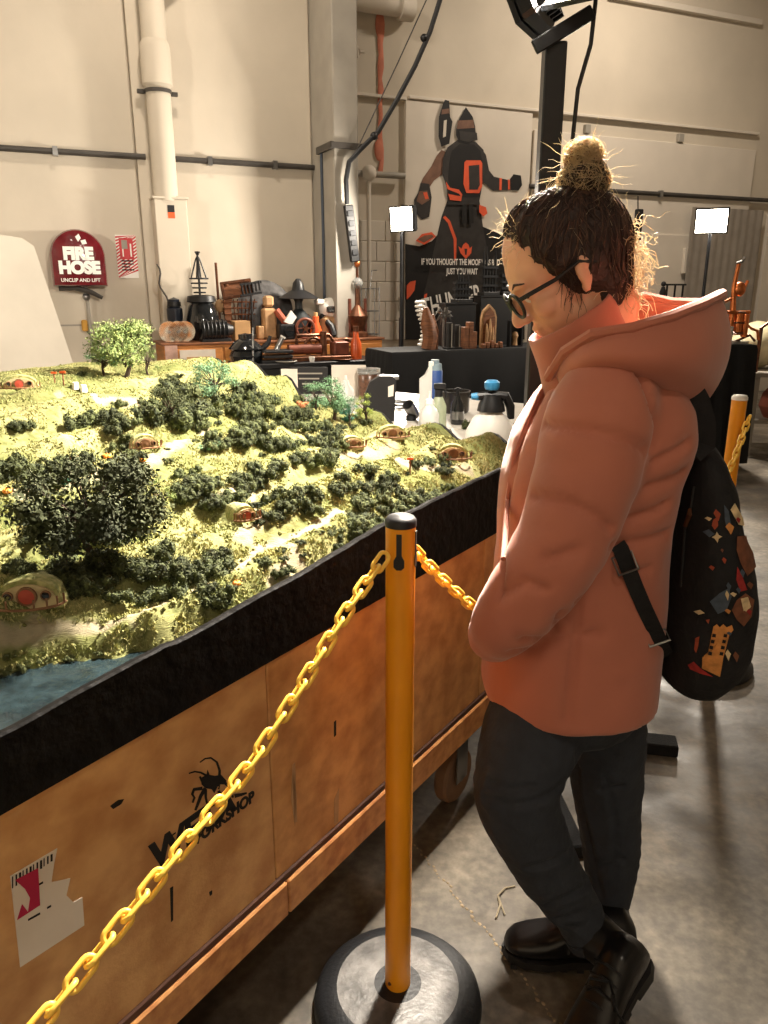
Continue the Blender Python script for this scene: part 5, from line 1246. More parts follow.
for i in range(26):
    x, y = rp.uniform(708, 748), rp.uniform(515, 660); w_, h_ = rp.uniform(1.5, 4), rp.uniform(2, 6)
    if hit(bbv, x, y)[0] is None or hit(bbv, x + 5, y)[0] is None or (x < 722 and y > 590): continue
    patch('printed_mark', [(x - w_, y - h_ * .3), (x - w_ * .2, y - h_), (x + w_, y - h_ * .2), (x + w_ * .3, y + h_)], rp.choice(['gold', 'cream', 'rust', 'slate', 'brown', 'redp']), .0048)
def ribbon(pts, w, name, m, parent, th=.003):
    vs = []; fs = []
    for i, p in enumerate(pts):
        q = (pts[min(i + 1, len(pts) - 1)] - pts[max(i - 1, 0)]).normalized(); v = (CO - p).normalized(); s_ = q.cross(v).normalized() * w / 2; nn = s_.cross(q).normalized() * th
        vs += [p - s_, p + s_, p + s_ + nn, p - s_ + nn]
    for i in range(len(pts) - 1):
        for k in range(4): fs.append((i * 4 + k, i * 4 + (k + 1) % 4, i * 4 + 4 + (k + 1) % 4, i * 4 + 4 + k))
    fs += [(3, 2, 1, 0), tuple(len(pts) * 4 - 4 + k for k in range(4))]
    return MB().add(vs, fs).build(name, m, parent, 30)
# zip puller, handle, straps, buckles
MB().tube([onbag(*zb(335, 268)), onbag(*zb(338, 285), .006), onbag(*zb(326, 318), .006)], [.003, .005, .004], 6).build('zip_puller', M['bronze'], bb)
MB().tube([onbag(*zb(*p), .002) for p in [(345, 200), (336, 260), (318, 330), (312, 420), (305, 500)]], .0025, 6).build('zip', M['black'], bb)
for yy in (1.27, 1.47):          # padded straps running from the bag over the shoulders
    q = [jw.find_nearest(Vector((x, yy, z))) for x, z in ((.58, 1.16), (.57, 1.2), (.55, 1.25), (.52, 1.29), (.47, 1.32), (.42, 1.33))]
    ribbon([onY(690, 452, yy)] + [a_[0] + a_[1] * .006 for a_ in q], .045, 'padded_strap', M['bag'], bag, .006)
h0 = onY(688, 446, 1.36); MB().tube([h0, h0 + Vector((-.01, 0, .03)), h0 + Vector((.02, 0, .045)), h0 + Vector((.04, 0, .02))], .006, 8).build('top_handle', M['bag'], bag)
def onjk(x, y, off=.005):
    l, nr = hit(jw, x, y); return (l + nr * off) if l is not None else onY(x, y, 1.22)
sp1 = [onjk(x, y) for x, y in [(617, 542), (620, 550), (625, 562), (633, 584), (641, 604), (650, 624), (657, 640)]] + [onbag(668, 655)]
strap = ribbon(sp1, .026, 'shoulder_strap', M['bag'], bag)
def buckle(c, dr, w, h, m):
    v = (CO - c).normalized(); y2 = (dr - v * dr.dot(v)).normalized(); x2 = y2.cross(v).normalized()
    q = c + v * .006; MB().tube([q + x2 * a + y2 * b for a, b in ((-w, -h), (w, -h), (w, h), (-w, h))], .0024, 6, closed=True).build('buckle', m, strap, 30)
buckle(onjk(624, 562), onjk(633, 584) - onjk(617, 546), .0165, .015, M['steel']); buckle(onjk(655, 637), onjk(655, 637) - onjk(641, 604), .018, .01, M['steel'])

# ================================================================= BACK BENCH AND WHAT STANDS ON IT
RWy = RW
def bp(px, z, e): return wpt(ws(px, e), z, e)
PXM = .0098          # metres per photo pixel at the back bench
ZC = wl(260, 341, .75).z
s0, s1 = ws(156, .75), ws(383, .75)
t = thing('wooden_cabinet', wpt((s0 + s1) / 2, 0, .43), 'long low orange plywood cabinet against the back wall', 'cabinet')
wbox(MB(), s0, s1, .05, ZC - .02, .27, .73, .004).build('cabinet_body', M['shelfwood'], t, 0)
wbox(MB(), s0 - .02, s1 + .02, ZC - .02, ZC, .265, .75, .004).build('cabinet_top', M['brownwood'], t, 0)
wbox(MB(), s0, s1, 0, .05, .3, .7).build('plinth', M['black'], t, 0)
for k in range(4):
    a = s0 + (s1 - s0) * k / 4; wbox(MB(), a + .01, a + (s1 - s0) / 4 - .01, .08, ZC - .05, .73, .748, .003).build('cabinet_door', M['shelfwood'], t, 0)
mb = wbox(MB(), ws(157, .75), ws(170, .75), wl(160, 362, .75).z - .1, wl(160, 346, .75).z, .749, .752); tag(mb.build('pinned_notice', mat('pink_notice', (196, 160, 146), .8, var=.1, scale=30), smooth=0), 'pale pink notice fixed to the cabinet front', 'notice')
t = thing('framed_card', bp(190, .6, .76), 'white card with a brown window leaning on the cabinet front', 'card')
wbox(MB(), ws(172, .76), ws(209, .76), .5, wl(190, 350, .76).z, .755, .77).build('card', M['paper'], t, 0); wbox(MB(), ws(179, .77), ws(203, .77), .5, wl(190, 357, .77).z, .77, .774).build('window', M['cardboard'], t, 0)
# lower black bench in front
zb_ = wl(300, 363, 1.25).z; s2, s3 = ws(235, 1.25), ws(383, 1.25)
t = thing('black_bench', wpt((s2 + s3) / 2, 0, 1.0), 'low black bench in front of the plywood cabinet', 'bench')
wbox(MB(), s2, s3, zb_ - .04, zb_, .78, 1.25, .004).build('bench_top', M['black'], t, 0); wbox(MB(), s2 + .02, s3 - .02, zb_ - .3, zb_ - .041, 1.2, 1.23).build('front_panel', M['black'], t, 0)
for a in (s2 + .05, s3 - .05):
    for e in (.82, 1.2): wbox(MB(), a - .03, a + .03, 0, zb_ - .04, e - .03, e + .03).build('leg', M['black'], t, 0)
def item(name, px, e, label, cat, z=None, group=None): return thing(name, bp(px, ZC if z is None else z, e), label, cat, group)
def o_(t): return wpos(t)
def ring_(mb, c, r, tr, ax=None, n=24, m=8):
    ax = ax or (WD, UP); return mb.tube([Vector(c) + ax[0] * r * math.cos(2 * math.pi * k / n) + ax[1] * r * math.sin(2 * math.pi * k / n) for k in range(n)], tr, m, closed=True)
M['disc'] = mat('iridescent_disc', (214, 206, 190), .2, .75, scale=14, col2=(216, 150, 96), detail=0)
for px, lb in ((163, 'leftmost of the shiny discs standing on the cabinet'), (172, 'middle shiny disc standing on the cabinet'), (179, 'rightmost of the shiny discs standing on the cabinet')):
    t = item('compact_disc', px, .62, lb, 'disc', group='discs on the cabinet'); c = o_(t) + UP * .1
    c = o_(t) + UP * .092; ax_ = (WN + WD * .15).normalized(); MB().lathe([(.018, -.002), (.09, -.002), (.09, .002), (.018, .002)], c, 32, basis(WD, UP, WN)).build('disc', M['disc'], t); MB().tube([c + WN * .004, c - WN * .004], .016, 12).build('hub', M['clear'], t)
t = item('dark_bottle', 170, .4, 'blue black ribbed bottle behind the shiny discs', 'bottle'); MB().lathe([(0, 0), (.09, 0), (.1, .08), (.065, .16), (.07, .2), (.07, .28), (.045, .3), (.05, .36), (.0, .38)], o_(t), 18).build('bottle_body', mat('blue_black', (26, 32, 44), .3), t); MB().cyl(o_(t) + UP * .3, o_(t) + UP * .34, .06).build('neck_ring', M['black'], t)
mb = MB(); p = bp(163, ZC, .4); pts = [p + WD * (.02 * math.sin(k) - .03 * k / 4) + UP * (.3 + .04 * k) + WN * .02 * math.cos(k) for k in range(10)]; mb.tube([p] + pts, .008, 6); tag(mb.build('coiled_wire', M['conduit']), 'thin coiled wire rising at the left end of the cabinet', 'wire')
# big dark pot with wire tower
t = item('glass_crucible', 198, .42, 'round black glass pot under the wire tower', 'pot'); MB().lathe([(0, 0), (.1, 0), (.145, .1), (.148, .18), (.12, .3), (.1, .33), (.1, .37), (0, .38)], o_(t), 24).build('pot_body', M['glassd'], t); MB().lathe([(.1, .33), (.13, .34), (.12, .39), (.06, .4), (0, .4)], o_(t), 24).build('lid', M['black'], t)
zt = ZC + .4; t = thing('wire_tower', bp(197, zt, .42), 'thin black wire tower standing on the round dark pot', 'sculpture'); c = o_(t)
for k in range(4):
    a = k * math.pi / 2 + .5; MB().tube([c + Vector((math.cos(a) * .07, math.sin(a) * .07, .14)), c + Vector((math.cos(a) * .02, math.sin(a) * .02, .3)), c + Vector((-math.cos(a) * .02, -math.sin(a) * .02, .37))], .007, 6).build('strut', M['black'], t)
MB().cyl(c, c + UP * .36, .01).build('mast', M['black'], t)
for k, r in ((.02, .05), (.06, .06), (.1, .07), (.14, .08)): mb = MB(); ring_(mb, c + UP * k, r, .007, (Vector((1, 0, 0)), Vector((0, 1, 0))), 18, 6); mb.cyl(c + UP * k - WD * r, c + UP * k + WD * r, .006, n=6); mb.build('tower_ring', M['black'], t)
# dark machinery heap
t = item('black_motor', 210, .64, 'shiny black motor lying in front of the dark pot', 'motor'); c = o_(t)
MB().cyl(c + WD * -.13 + UP * .1, c + WD * .1 + UP * .1, .09, n=20).build('motor_housing', M['glassd'], t); MB().cyl(c + WD * .09 + UP * .1, c + WD * .16 + UP * .1, .07, .04, n=20).build('end_bell', M['black'], t); MB().box(c + UP * .015, (.26, .14, .03), RW, .004).build('motor_foot', M['black'], t, 0)
for k in range(6): mb = MB(); ring_(mb, c + WD * (-.11 + k * .035) + UP * .1, .092, .006, (WN, UP), 20, 5); mb.build('cooling_rib', M['black'], t)
# stick, ladle and pan
t = item('long_ladle', 216, .35, 'long dark ladle with a pale bowl leaning upright', 'ladle'); c = o_(t); MB().cyl(c, c + UP * .68 + WD * -.01, .012, n=8).build('handle', M['bronze'], t); MB().ball(c + UP * .3 + WN * .04, (.05, .03, .06), M=RW).build('bowl', M['tan'], t)
t = item('wooden_paddle', 224, .42, 'brown wooden paddle standing beside the ladle', 'paddle'); c = o_(t); MB().prism([c + WD * a + UP * b for a, b in ((-.02, 0), (.02, 0), (.03, .3), (.06, .42), (.02, .5), (-.03, .47), (-.035, .3))], WN * .025).build('blade', M['brownwood'], t, 0); MB().ball(c + UP * .49 + WN * .012, .025, 10, 8).build('knob', M['brownwood'], t)
t = item('wire_basket', 235, .40, 'dark wire mesh basket with a tray resting on top', 'basket'); c = o_(t)
for k in range(9):
    a = -.16 + k * .04; MB().tube([c + WD * a * .6 + UP * .0, c + WD * a * .8 + UP * .2, c + WD * a + UP * .36], .006, 5).build('basket_wire', M['bronze'], t)
for k in range(6):
    z = .06 + k * .055; f = .6 + .4 * z / .36; mb = MB(); mb.tube([c + WD * x * f * .16 + WN * y * f * .1 + UP * z for x, y in ((-1, -1), (1, -1), (1, 1), (-1, 1))], .006, 5, closed=True); mb.build('basket_hoop', M['bronze'], t)
zt = ZC + .37; t = thing('wooden_tray', bp(234, zt, .42), 'tilted reddish wooden tray lying on the wire basket', 'tray'); c = o_(t); ax = (WD + UP * .13).normalized(); ay = (UP - WD * .13).normalized(); R = basis(ax, WN * -1, ay)
MB().box(c + UP * .08, (.26, .02, .13), R, .004).build('tray_back', M['brownwood'], t, 0)
for sx, sz, lx, lz in ((0, 1, .28, .025), (0, -1, .28, .025), (1, 0, .025, .15), (-1, 0, .025, .15)): MB().box(c + UP * .08 + ax * sx * .13 + ay * sz * .065 + WN * .02, (lx, .04, lz), R, .004).build('tray_side', M['bronze'], t, 0)
t = thing('bullet_strip', bp(249, ZC + .37, .5), 'black toothed strip sticking out beside the tilted tray', 'strip'); c = o_(t)
for k in range(6): MB().box(c + ax * (-.08 + k * .032) + UP * (.08 + k * .004), (.012, .03, .09), R, .003).build('tooth', M['black'], t, 0)
MB().box(c + UP * .035, (.2, .025, .02), R).build('bar', M['black'], t, 0); MB().box(c + UP * .13, (.2, .025, .02), R).build('bar', M['black'], t, 0); MB().cyl(c - UP * .37, c + UP * .03, .01).build('prop', M['black'], t)
t = item('cardboard_box', 237, .6, 'small closed tan cardboard box on the cabinet', 'box'); wbox(MB(), ws(229, .6), ws(245, .6), ZC, ZC + .165, .53, .66, .004).build('box_body', M['cardboard'], t, 0); wbox(MB(), ws(229, .6), ws(245, .6), ZC + .165, ZC + .172, .5, .575).build('flap', M['cardboard'], t, 0); wbox(MB(), ws(229, .6), ws(245, .6), ZC + .165, ZC + .172, .585, .66).build('flap', M['cardboard'], t, 0); wbox(MB(), ws(242, .66), ws(244.5, .66), ZC + .01, ZC + .03, .66, .663).build('sticker', M['paper'], t, 0)
t = item('round_shield', 263, .30, 'large grey mottled round shield leaning on the back wall', 'shield'); c = o_(t) + UP * .27; tl = (UP * .94 - WN * .25).normalized()
MB().lathe([(0, .05), (.1, .045), (.2, .025), (.27, 0), (.27, -.015), (.2, .0), (0, .03)], c, 32, basis(WD, tl, WD.cross(tl))).build('shield_face', mat('mottled_grey', (74, 72, 72), .6, var=.5, scale=16), t); MB().lathe([(0, .05), (.05, .05), (.04, .08), (0, .09)], c, 16, basis(WD, tl, WD.cross(tl))).build('boss', M['bronze'], t)
# tan mannequin with a red arm
t = item('tan_mannequin', 266, .5, 'blocky tan figure with a red brown arm on the cabinet', 'figure'); c = o_(t)
MB().box(c + UP * .14, (.13, .1, .28), RW, .02).build('torso', M['tan'], t); MB().box(c + UP * .34, (.09, .09, .1), RW, .02).build('head', M['tan'], t); MB().tube([c + WD * .06 + UP * .26 + WN * .05, c + WD * .12 + UP * .17 + WN * .08, c + WD * .17 + UP * .1 + WN * .08], [.035, .032, .025], 10).build('arm', mat('terracotta', (170, 84, 58), .6, var=.15), t); MB().box(c + WD * -.09 + UP * .06, (.06, .1, .12), RW, .01).build('pedestal', M['tan'], t)
t = item('grey_camera', 283, .64, 'dark box camera with a white tilted lid', 'camera'); c = o_(t); MB().box(c + UP * .07, (.15, .12, .14), RW, .012).build('camera_body', M['black'], t, 0); MB().cyl(c + UP * .08 + WN * .06, c + UP * .08 + WN * .12, .045).build('lens', M['glassd'], t); MB().prism([c + WD * a + UP * b for a, b in ((-.02, .16), (.05, .26), (.1, .2), (.05, .13))], WN * .03).build('lid', M['white'], t, 0)
# hat on a bust
t = item('wide_hat_bust', 297, .46, 'dark bust wearing a wide brimmed black hat', 'bust'); c = o_(t)
MB().lathe([(0, 0), (.1, 0), (.13, .08), (.12, .18), (.06, .24), (.035, .27), (.035, .33), (.05, .36), (.05, .42), (0, .44)], c, 20).build('bust', mat('dark_teal', (34, 40, 42), .5), t)
MB().lathe([(.03, .42), (.13, .385), (.19, .36), (.195, .365), (.13, .405), (.06, .44), (.05, .5), (.02, .54), (0, .545)], c, 24).build('hat', M['black'], t)
MB().cyl(c + WD * .07 + UP * .2, c + WD * .16 + UP * .12, .03).build('arm_stub', M['bronze'], t); MB().cyl(c - WD * .07 + UP * .2, c - WD * .16 + UP * .12, .03).build('arm_stub', M['bronze'], t)
def wheel(px, e, z, r, m, label):
    t = thing('spoked_wheel', bp(px, z, e), label, 'wheel', 'wheels on the bench'); c = o_(t) + UP * (r + .014); mb = MB(); ring_(mb, c, r, .014); mb.build('rim', m, t)
    for k in range(6): a = k * math.pi / 6 * 2; MB().cyl(c, c + (WD * math.cos(a) + UP * math.sin(a)) * r, .006, n=6).build('spoke', m, t)
    MB().cyl(c - WN * .03, c + WN * .03, .022).build('hub', M['bronze'], t)
rustm = mat('rust_iron', (112, 62, 46), .5, .3, var=.3, scale=20)
wheel(303, .70, ZC, .085, rustm, 'larger red brown spoked wheel standing on the cabinet'); wheel(311, .86, zb_, .085, M['bronze'], 'dark bronze wheel on the black bench below the red wheel'); wheel(344, .86, zb_, .075, M['bronze'], 'dark wheel beside the orange bottle on the black bench')
t = item('orange_flask', 314, .60, 'small orange flask with stopper behind the wheels', 'flask'); MB().lathe([(0, 0), (.05, 0), (.06, .06), (.03, .15), (.03, .2), (0, .21)], o_(t), 16).build('flask_body', M['orange'], t); MB().cyl(o_(t) + UP * .2, o_(t) + UP * .24, .02).build('stopper', M['cardboard'], t)
# white robot head with tubes
t = item('white_robot', 328, .46, 'white and tan helmeted robot bust with thick tubes', 'robot'); c = o_(t)
MB().box(c + UP * .1, (.2, .16, .2), RW, .03).build('chest', M['tan'], t); MB().ball(c + UP * .27, (.1, .09, .1), M=RW).build('helmet', M['white'], t); MB().box(c + UP * .26 + WN * .07, (.11, .06, .06), RW, .01).build('visor', M['glassd'], t, 0)
for dx, dz in ((.1, .22), (.15, .16), (.2, .1)): MB().tube([c + WD * (dx - .08) + UP * (dz + .1), c + WD * dx + UP * dz + WN * .04, c + WD * (dx + .06) + UP * (dz - .1) + WN * .05], .03, 10).build('tube', M['paper'], t)
MB().box(c - WD * .04 + UP * .33, (.2, .1, .05), RW, .01).build('crest', M['white'], t, 0); MB().tube([c - WD * .08 + UP * .2, c - WD * .02 + UP * .1 + WN * .1, c + UP * .02 + WN * .12], .035, 10).build('tube', M['black'], t)
# tall apparatus with a glass globe
t = item('globe_apparatus', 357, .6, 'tall dark apparatus with a glass globe near the column', 'apparatus'); c = o_(t); MB().lathe([(0, 0), (.1, 0), (.1, .04), (.06, .06), (.09, .14), (.1, .2), (.05, .27), (.025, .3), (.02, .55), (0, .56)], c, 18).build('body', M['bronze'], t); MB().ball(c + UP * .5, .055).build('globe', M['clear'], t); MB().cyl(c + UP * .55, c + UP * .66, .014).build('spindle', M['bronze'], t); MB().ball(c + UP * .68, (.03, .03, .035)).build('finial', M['copper'], t)
for dx in (-.08, .08): MB().cyl(c + WD * dx, c + WD * dx + UP * .36, .016).build('column', rustm, t)
t = item('wire_rack', 370, .5, 'tall thin steel wire rack at the right end of the cabinet', 'rack'); c = o_(t)
for dx in (-.07, .07):
    for dn in (-.06, .06): MB().cyl(c + WD * dx + WN * dn, c + WD * dx + WN * dn + UP * .46, .006, n=6).build('upright', M['steel'], t)
for z in (.02, .24, .45): MB().tube([c + WD * a * .07 + WN * b * .06 + UP * z for a, b in ((-1, -1), (1, -1), (1, 1), (-1, 1))], .005, 6, closed=True).build('rail', M['steel'], t)
MB().tube([c + WD * .0 + UP * .45, c + WD * .02 + UP * .62, c + WD * .07 + UP * .62], .006, 6).build('hook', M['steel'], t)
# things on the black bench
t = thing('orange_bottle', bp(355, zb_, 1.1), 'orange glass bottle with dark shoulders on the black bench', 'bottle'); c = o_(t); MB().lathe([(0, 0), (.05, 0), (.052, .02), (.05, .14), (.025, .2), (.022, .25), (0, .25)], c, 18).build('glass', mat('orange_glass', (196, 84, 40), .2), t); MB().cyl(c + UP * .245, c + UP * .29, .026).build('stopper', M['bronze'], t)
t = thing('bronze_engine', bp(316, zb_, 1.06), 'brown bronze model engine with pipes on the black bench', 'engine'); c = o_(t); MB().box(c + UP * .02 , (.56, .2, .04), RW, .005).build('bed', M['bronze'], t, 0); MB().cyl(c - WD * .28 + UP * .1, c + WD * .02 + UP * .1, .045).build('cylinder', rustm, t); MB().cyl(c + WD * .05 + UP * .04, c + WD * .05 + UP * .25, .03).build('column', M['bronze'], t); MB().tube([c - WD * .2 + UP * .14, c - WD * .2 + UP * .22, c + WD * .1 + UP * .22, c + WD * .18 + UP * .12], .016, 8).build('pipe', M['bronze'], t); MB().box(c + WD * .2 + UP * .1, (.14, .14, .12), RW, .01).build('gearbox', rustm, t, 0)
t = thing('lab_tray', bp(270, zb_, 1.08), 'stack of black trays holding a silver tube on the bench', 'tray'); c = o_(t)
for k in range(3): MB().box(c + UP * (.012 + .04 * k) + WD * .01 * k, (.27 - .01 * k, .2, .022), RW, .004).build('tray', M['black'], t, 0)
tb = thing('silver_tube', c + UP * .105, 'silver tube lying tilted on the black trays', 'tube'); q = o_(tb); MB().cyl(q + WD * .02, q + WD * .08 + UP * .1, .022).build('tube_body', M['steel'], tb); MB().cyl(q + WD * .08 + UP * .1, q + WD * .088 + UP * .113, .024).build('tube_cap', M['white'], tb)
t = thing('black_kettle', bp(241, zb_, 1.02), 'black kettle with ribs standing on the bench by the trays', 'kettle'); c = o_(t); MB().lathe([(0, 0), (.13, 0), (.15, .06), (.13, .1), (.15, .12), (.1, .18), (.06, .2), (.06, .24), (0, .25)], c, 20).build('kettle_body', M['glassd'], t); MB().tube([c + WD * .13 + UP * .1, c + WD * .2 + UP * .16, c + WD * .22 + UP * .22], [.03, .022, .015], 8).build('spout', M['black'], t); MB().cyl(c + WD * .02 + UP * .02 + WN * .14, c + WD * .04 + UP * .3 + WN * .12, .008).build('rod', M['steel'], t)
t = thing('white_cup', bp(309, zb_, 1.2), 'tiny white cup on the front of the black bench', 'cup'); MB().lathe([(0, 0), (.02, 0), (.026, .045), (.022, .045), (.017, .006), (0, .006)], o_(t), 14).build('cup_body', M['white'], t)
for px, lb, mm in ((340, 'flat dark plate on the bench front beside the white cup', 'bronze'), (282, 'flat grey plate on the bench left of the white cup', 'trimgrey')):
    t = thing('flat_plate', bp(px, zb_, 1.17), lb, 'plate'); MB().lathe([(0, 0), (.07, 0), (.1, .015), (.097, .018), (.065, .006), (0, .006)], o_(t), 20).build('plate_body', M[mm], t)

# ================================================================= BLACK DISPLAY TABLE BEFORE THE POSTER
E2 = 2.0; zd = wl(470, 350, E2).z; s0, s1 = ws(392, E2), ws(640, E2)
def draped(name, s0, s1, z, e0, e1, label, parent_cat='table'):
    t = thing(name, wpt((s0 + s1) / 2, 0, (e0 + e1) / 2), label, parent_cat)
    n = 60; ring_t = []; 
    def per(k, off, zz, wave):
        u = k / n * 4; L = s1 - s0; Wd_ = e1 - e0; f = u % 1; sd_ = int(u)
        a, b = ((s0 + L * f, e1), (s1, e1 - Wd_ * f), (s1 - L * f, e0), (s0, e0 + Wd_ * f))[sd_ % 4]
        dx, dy = ((0, 1), (1, 0), (0, -1), (-1, 0))[sd_ % 4]; w = off + wave * math.sin(k * 2.3) * (1 if 0.05 < f < .95 else 0)
        return wpt(a + dx * w, zz, b + dy * w)
    rings = [[per(k, 0.0, z + .004, 0) for k in range(n)], [per(k, .012, z - .02, .004) for k in range(n)], [per(k, .03, z * .5, .02) for k in range(n)], [per(k, .04, .02, .035) for k in range(n)]]
    me = MB().loft(rings, caps=False); me.f.append(tuple(range(n))); link_mesh('table_cloth', me.mesh(), M['cloth_black'], t, smooth=60)
    wbox(MB(), s0 + .02, s1 - .02, z - .03, z - .004, e0 + .02, e1 - .02).build('table_top', M['black'], t, 0)
    for a in (s0 + .08, s1 - .08):
        for b in (e0 + .08, e1 - .08): wbox(MB(), a - .02, a + .02, 0, z - .03, b - .02, b + .02).build('leg', M['black'], t, 0)
    return t
draped('display_table', s0, s1, zd, 1.48, E2, 'black draped display table in front of the poster')
def dp(px, e=1.85): return bp(px, zd + .004, e)
def riser(px0, px1, h, label):
    t = thing('display_riser', dp((px0 + px1) / 2, 1.6), label, 'riser'); wbox(MB(), ws(px0, 1.65), ws(px1, 1.65), zd + .005, zd + h, 1.52, 1.65, .004).build('riser_box', M['black'], t, 0); wbox(MB(), ws(px0, 1.65) - .008, ws(px1, 1.65) + .008, zd + h, zd + h + .012, 1.49, 1.66).build('riser_lid', M['black'], t, 0); return zd + h + .012
zr1 = riser(447, 478, .36, 'lower black display box in front of the poster lettering'); zr2 = riser(483, 520, .42, 'taller black display box near the face')
def tower(px, z, h, label, k):
    t = thing('spired_tower', bp(px, z, 1.58), label, 'tower', 'model towers on the display boxes'); c = o_(t); rnd = random.Random(k)
    MB().box(c + UP * .015, (.16, .12, .03), RW, .003).build('plinth', M['black'], t, 0)
    for i in range(5):
        x = -.06 + .03 * i; hh = h * rnd.uniform(.6, 1); MB().tube([c + WD * x, c + WD * x + UP * hh * .7, c + WD * x + UP * hh], [.014, .012, .002], 6).build('spire', M['blackmetal'], t)
    for i in range(3): MB().box(c + UP * h * (.2 + .18 * i), (.15, .06, .02), RW).build('gallery', M['blackmetal'], t, 0)
tower(463, zr1, .3, 'black spired model tower on the lower display box', 1); tower(490, zr2, .42, 'taller black spired model tower beside the face', 2); tower(509, zr2, .3, 'short black spired model tower close to the glasses', 3)
t = thing('driftwood_carving', dp(430), 'reddish brown carved driftwood figure at the left of the display table', 'carving'); c = o_(t)
MB().tube([c, c + UP * .1 + WD * .02, c + UP * .22 - WD * .01, c + UP * .34 - WD * .03], [.06, .065, .06, .02], 10).build('trunk', M['brownwood'], t); MB().tube([c + WD * .05, c + WD * .06 + UP * .15, c + WD * .03 + UP * .28], [.035, .03, .015], 8).build('limb', M['brownwood'], t)
t = thing('white_spine', dp(424, 1.7), 'white bony spiral behind the driftwood carving', 'bone'); c = o_(t)
for k in range(11): mb = MB(); ring_(mb, c + UP * (.03 + .035 * k) + WD * .03 * math.sin(k * .5), .035, .012, (WD, WN), 12, 6); mb.build('vertebra', M['white'], t)
MB().tube([c + UP * (.035 * k) + WD * .03 * math.sin(k * .5) for k in range(12)], .012, 6).build('cord', M['white'], t)
t = thing('chrome_flower', dp(445, 1.78), 'spiky silver flower sculpture between the carvings', 'sculpture'); c = o_(t); MB().cyl(c, c + UP * .25, .01).build('stem', M['steel'], t)
for k in range(10): a = k * .628; MB().tube([c + UP * .26, c + UP * (.27 + .03 * (k % 3)) + WD * math.cos(a) * .05 + WN * .02, c + UP * (.26 + .07 * math.sin(a)) + WD * math.cos(a) * .09], [.006, .016, .002], 6).build('petal', M['steel'], t)
for px, h, lb in ((451, .22, 'left narrow dark book standing on the display table'), (459, .2, 'right narrow dark book standing on the display table')): t = thing('dark_book', dp(px, 1.9), lb, 'book'); c = o_(t); MB().box(c + UP * h / 2, (.055, .02, h), RW, .004).build('cover', M['figdark'], t, 0); MB().box(c + UP * .008 , (.07, .07, .016), RW).build('foot', M['black'], t, 0); MB().box(c + UP * h / 2 + WN * .012 + WD * .02, (.008, .006, h * .9), RW).build('edge_strip', M['trimgrey'], t, 0)
t = thing('brown_block_model', dp(471, 1.9), 'stepped brown wooden block model in the middle of the display table', 'model'); c = o_(t); 
for dx, h in ((-.035, .18), (.01, .22), (.045, .14)): MB().box(c + WD * dx + UP * h / 2, (.042, .07, h), RW, .004).build('block', M['brownwood'], t, 0)
t = thing('arched_plaque', dp(490, 1.84), 'arched tan plaque with carved figures on the display table', 'plaque'); c = o_(t)
arch = [(-.075, 0), (.075, 0), (.075, .25), (.055, .31), (0, .36), (-.055, .31), (-.075, .25)]; MB().prism([c + WD * a + UP * b for a, b in arch], WN * .03).build('plaque_body', M['tan'], t, 0); MB().prism([c + WD * a * .78 + UP * (b * .88 + .02) + WN * .031 for a, b in arch], WN * .004).build('recess', M['brownwood'], t, 0)
for dx, h in ((-.03, .2), (.005, .24), (.035, .17)): MB().tube([c + WD * dx + WN * .04 + UP * .02, c + WD * dx * .8 + WN * .045 + UP * h * .6, c + WD * dx + WN * .04 + UP * h], [.012, .016, .006], 8).build('carved_figure', M['tan'], t)
t = thing('brown_chips', dp(496, 1.95), 'low row of small brown carved pieces in front of the arched plaque', 'carvings'); c = o_(t)
for k in range(5): MB().box(c + WD * (-.09 + .042 * k) + UP * (.02 + .006 * (k % 3)), (.034, .04, .04 + .012 * (k % 3)), RW, .006).build('piece', M['brownwood'], t, 0)
t = thing('black_picture_frame', dp(519, 1.88), 'small black frame with a pale bust inside near the collar', 'frame'); c = o_(t)
for dx, dz, lx, lz in ((-.06, .11, .015, .22), (.06, .11, .015, .22), (0, .005, .13, .012), (0, .215, .13, .012)): MB().box(c + WD * dx + UP * dz, (lx, .05, lz), RW).build('frame_bar', M['black'], t, 0)
MB().box(c - WN * .02 + UP * .11, (.11, .006, .2), RW).build('back', M['figdark'], t, 0); MB().lathe([(0, 0), (.025, 0), (.02, .05), (.03, .08), (.02, .11), (0, .12)], c + UP * .012, 12).build('bust', M['tan'], t)

# ================================================================= WORK TABLE BEHIND THE MODEL
ZT = .765
def tpt(px, py): return onz(px, py, ZT)
t = thing('work_table', cp(.95, 0, -.62), 'white topped work table behind the landscape model', 'table')
M['worktop'] = mat('worktop', (206, 200, 190), .4, var=.06)
def wtable(t, a, b, c, d):
    cbox(MB(), a, b, ZT - .03, ZT, c, d, .004).build('table_top', M['worktop'], t, 0)
    for s in (a + .04, b - .04):
        for e in (c + .04, d - .04): cbox(MB(), s - .02, s + .02, 0, ZT - .03, e - .02, e + .02).build('leg', M['blackmetal'], t, 0)
wtable(t, .46, 1.5, -1.35, -.30)
wtable(thing('work_table', cp(1.95, 0, -1.5), 'second white work table farther back holding the jar and boards', 'table'), 1.51, 2.42, -2.45, -.55)
def msz(p): return (Vector(p) - CO).length / F
def bot(name, px, py, label, cat='bottle', group=None): 
    p = tpt(px, py); return thing(name, p, label, cat, group), p, msz(p)
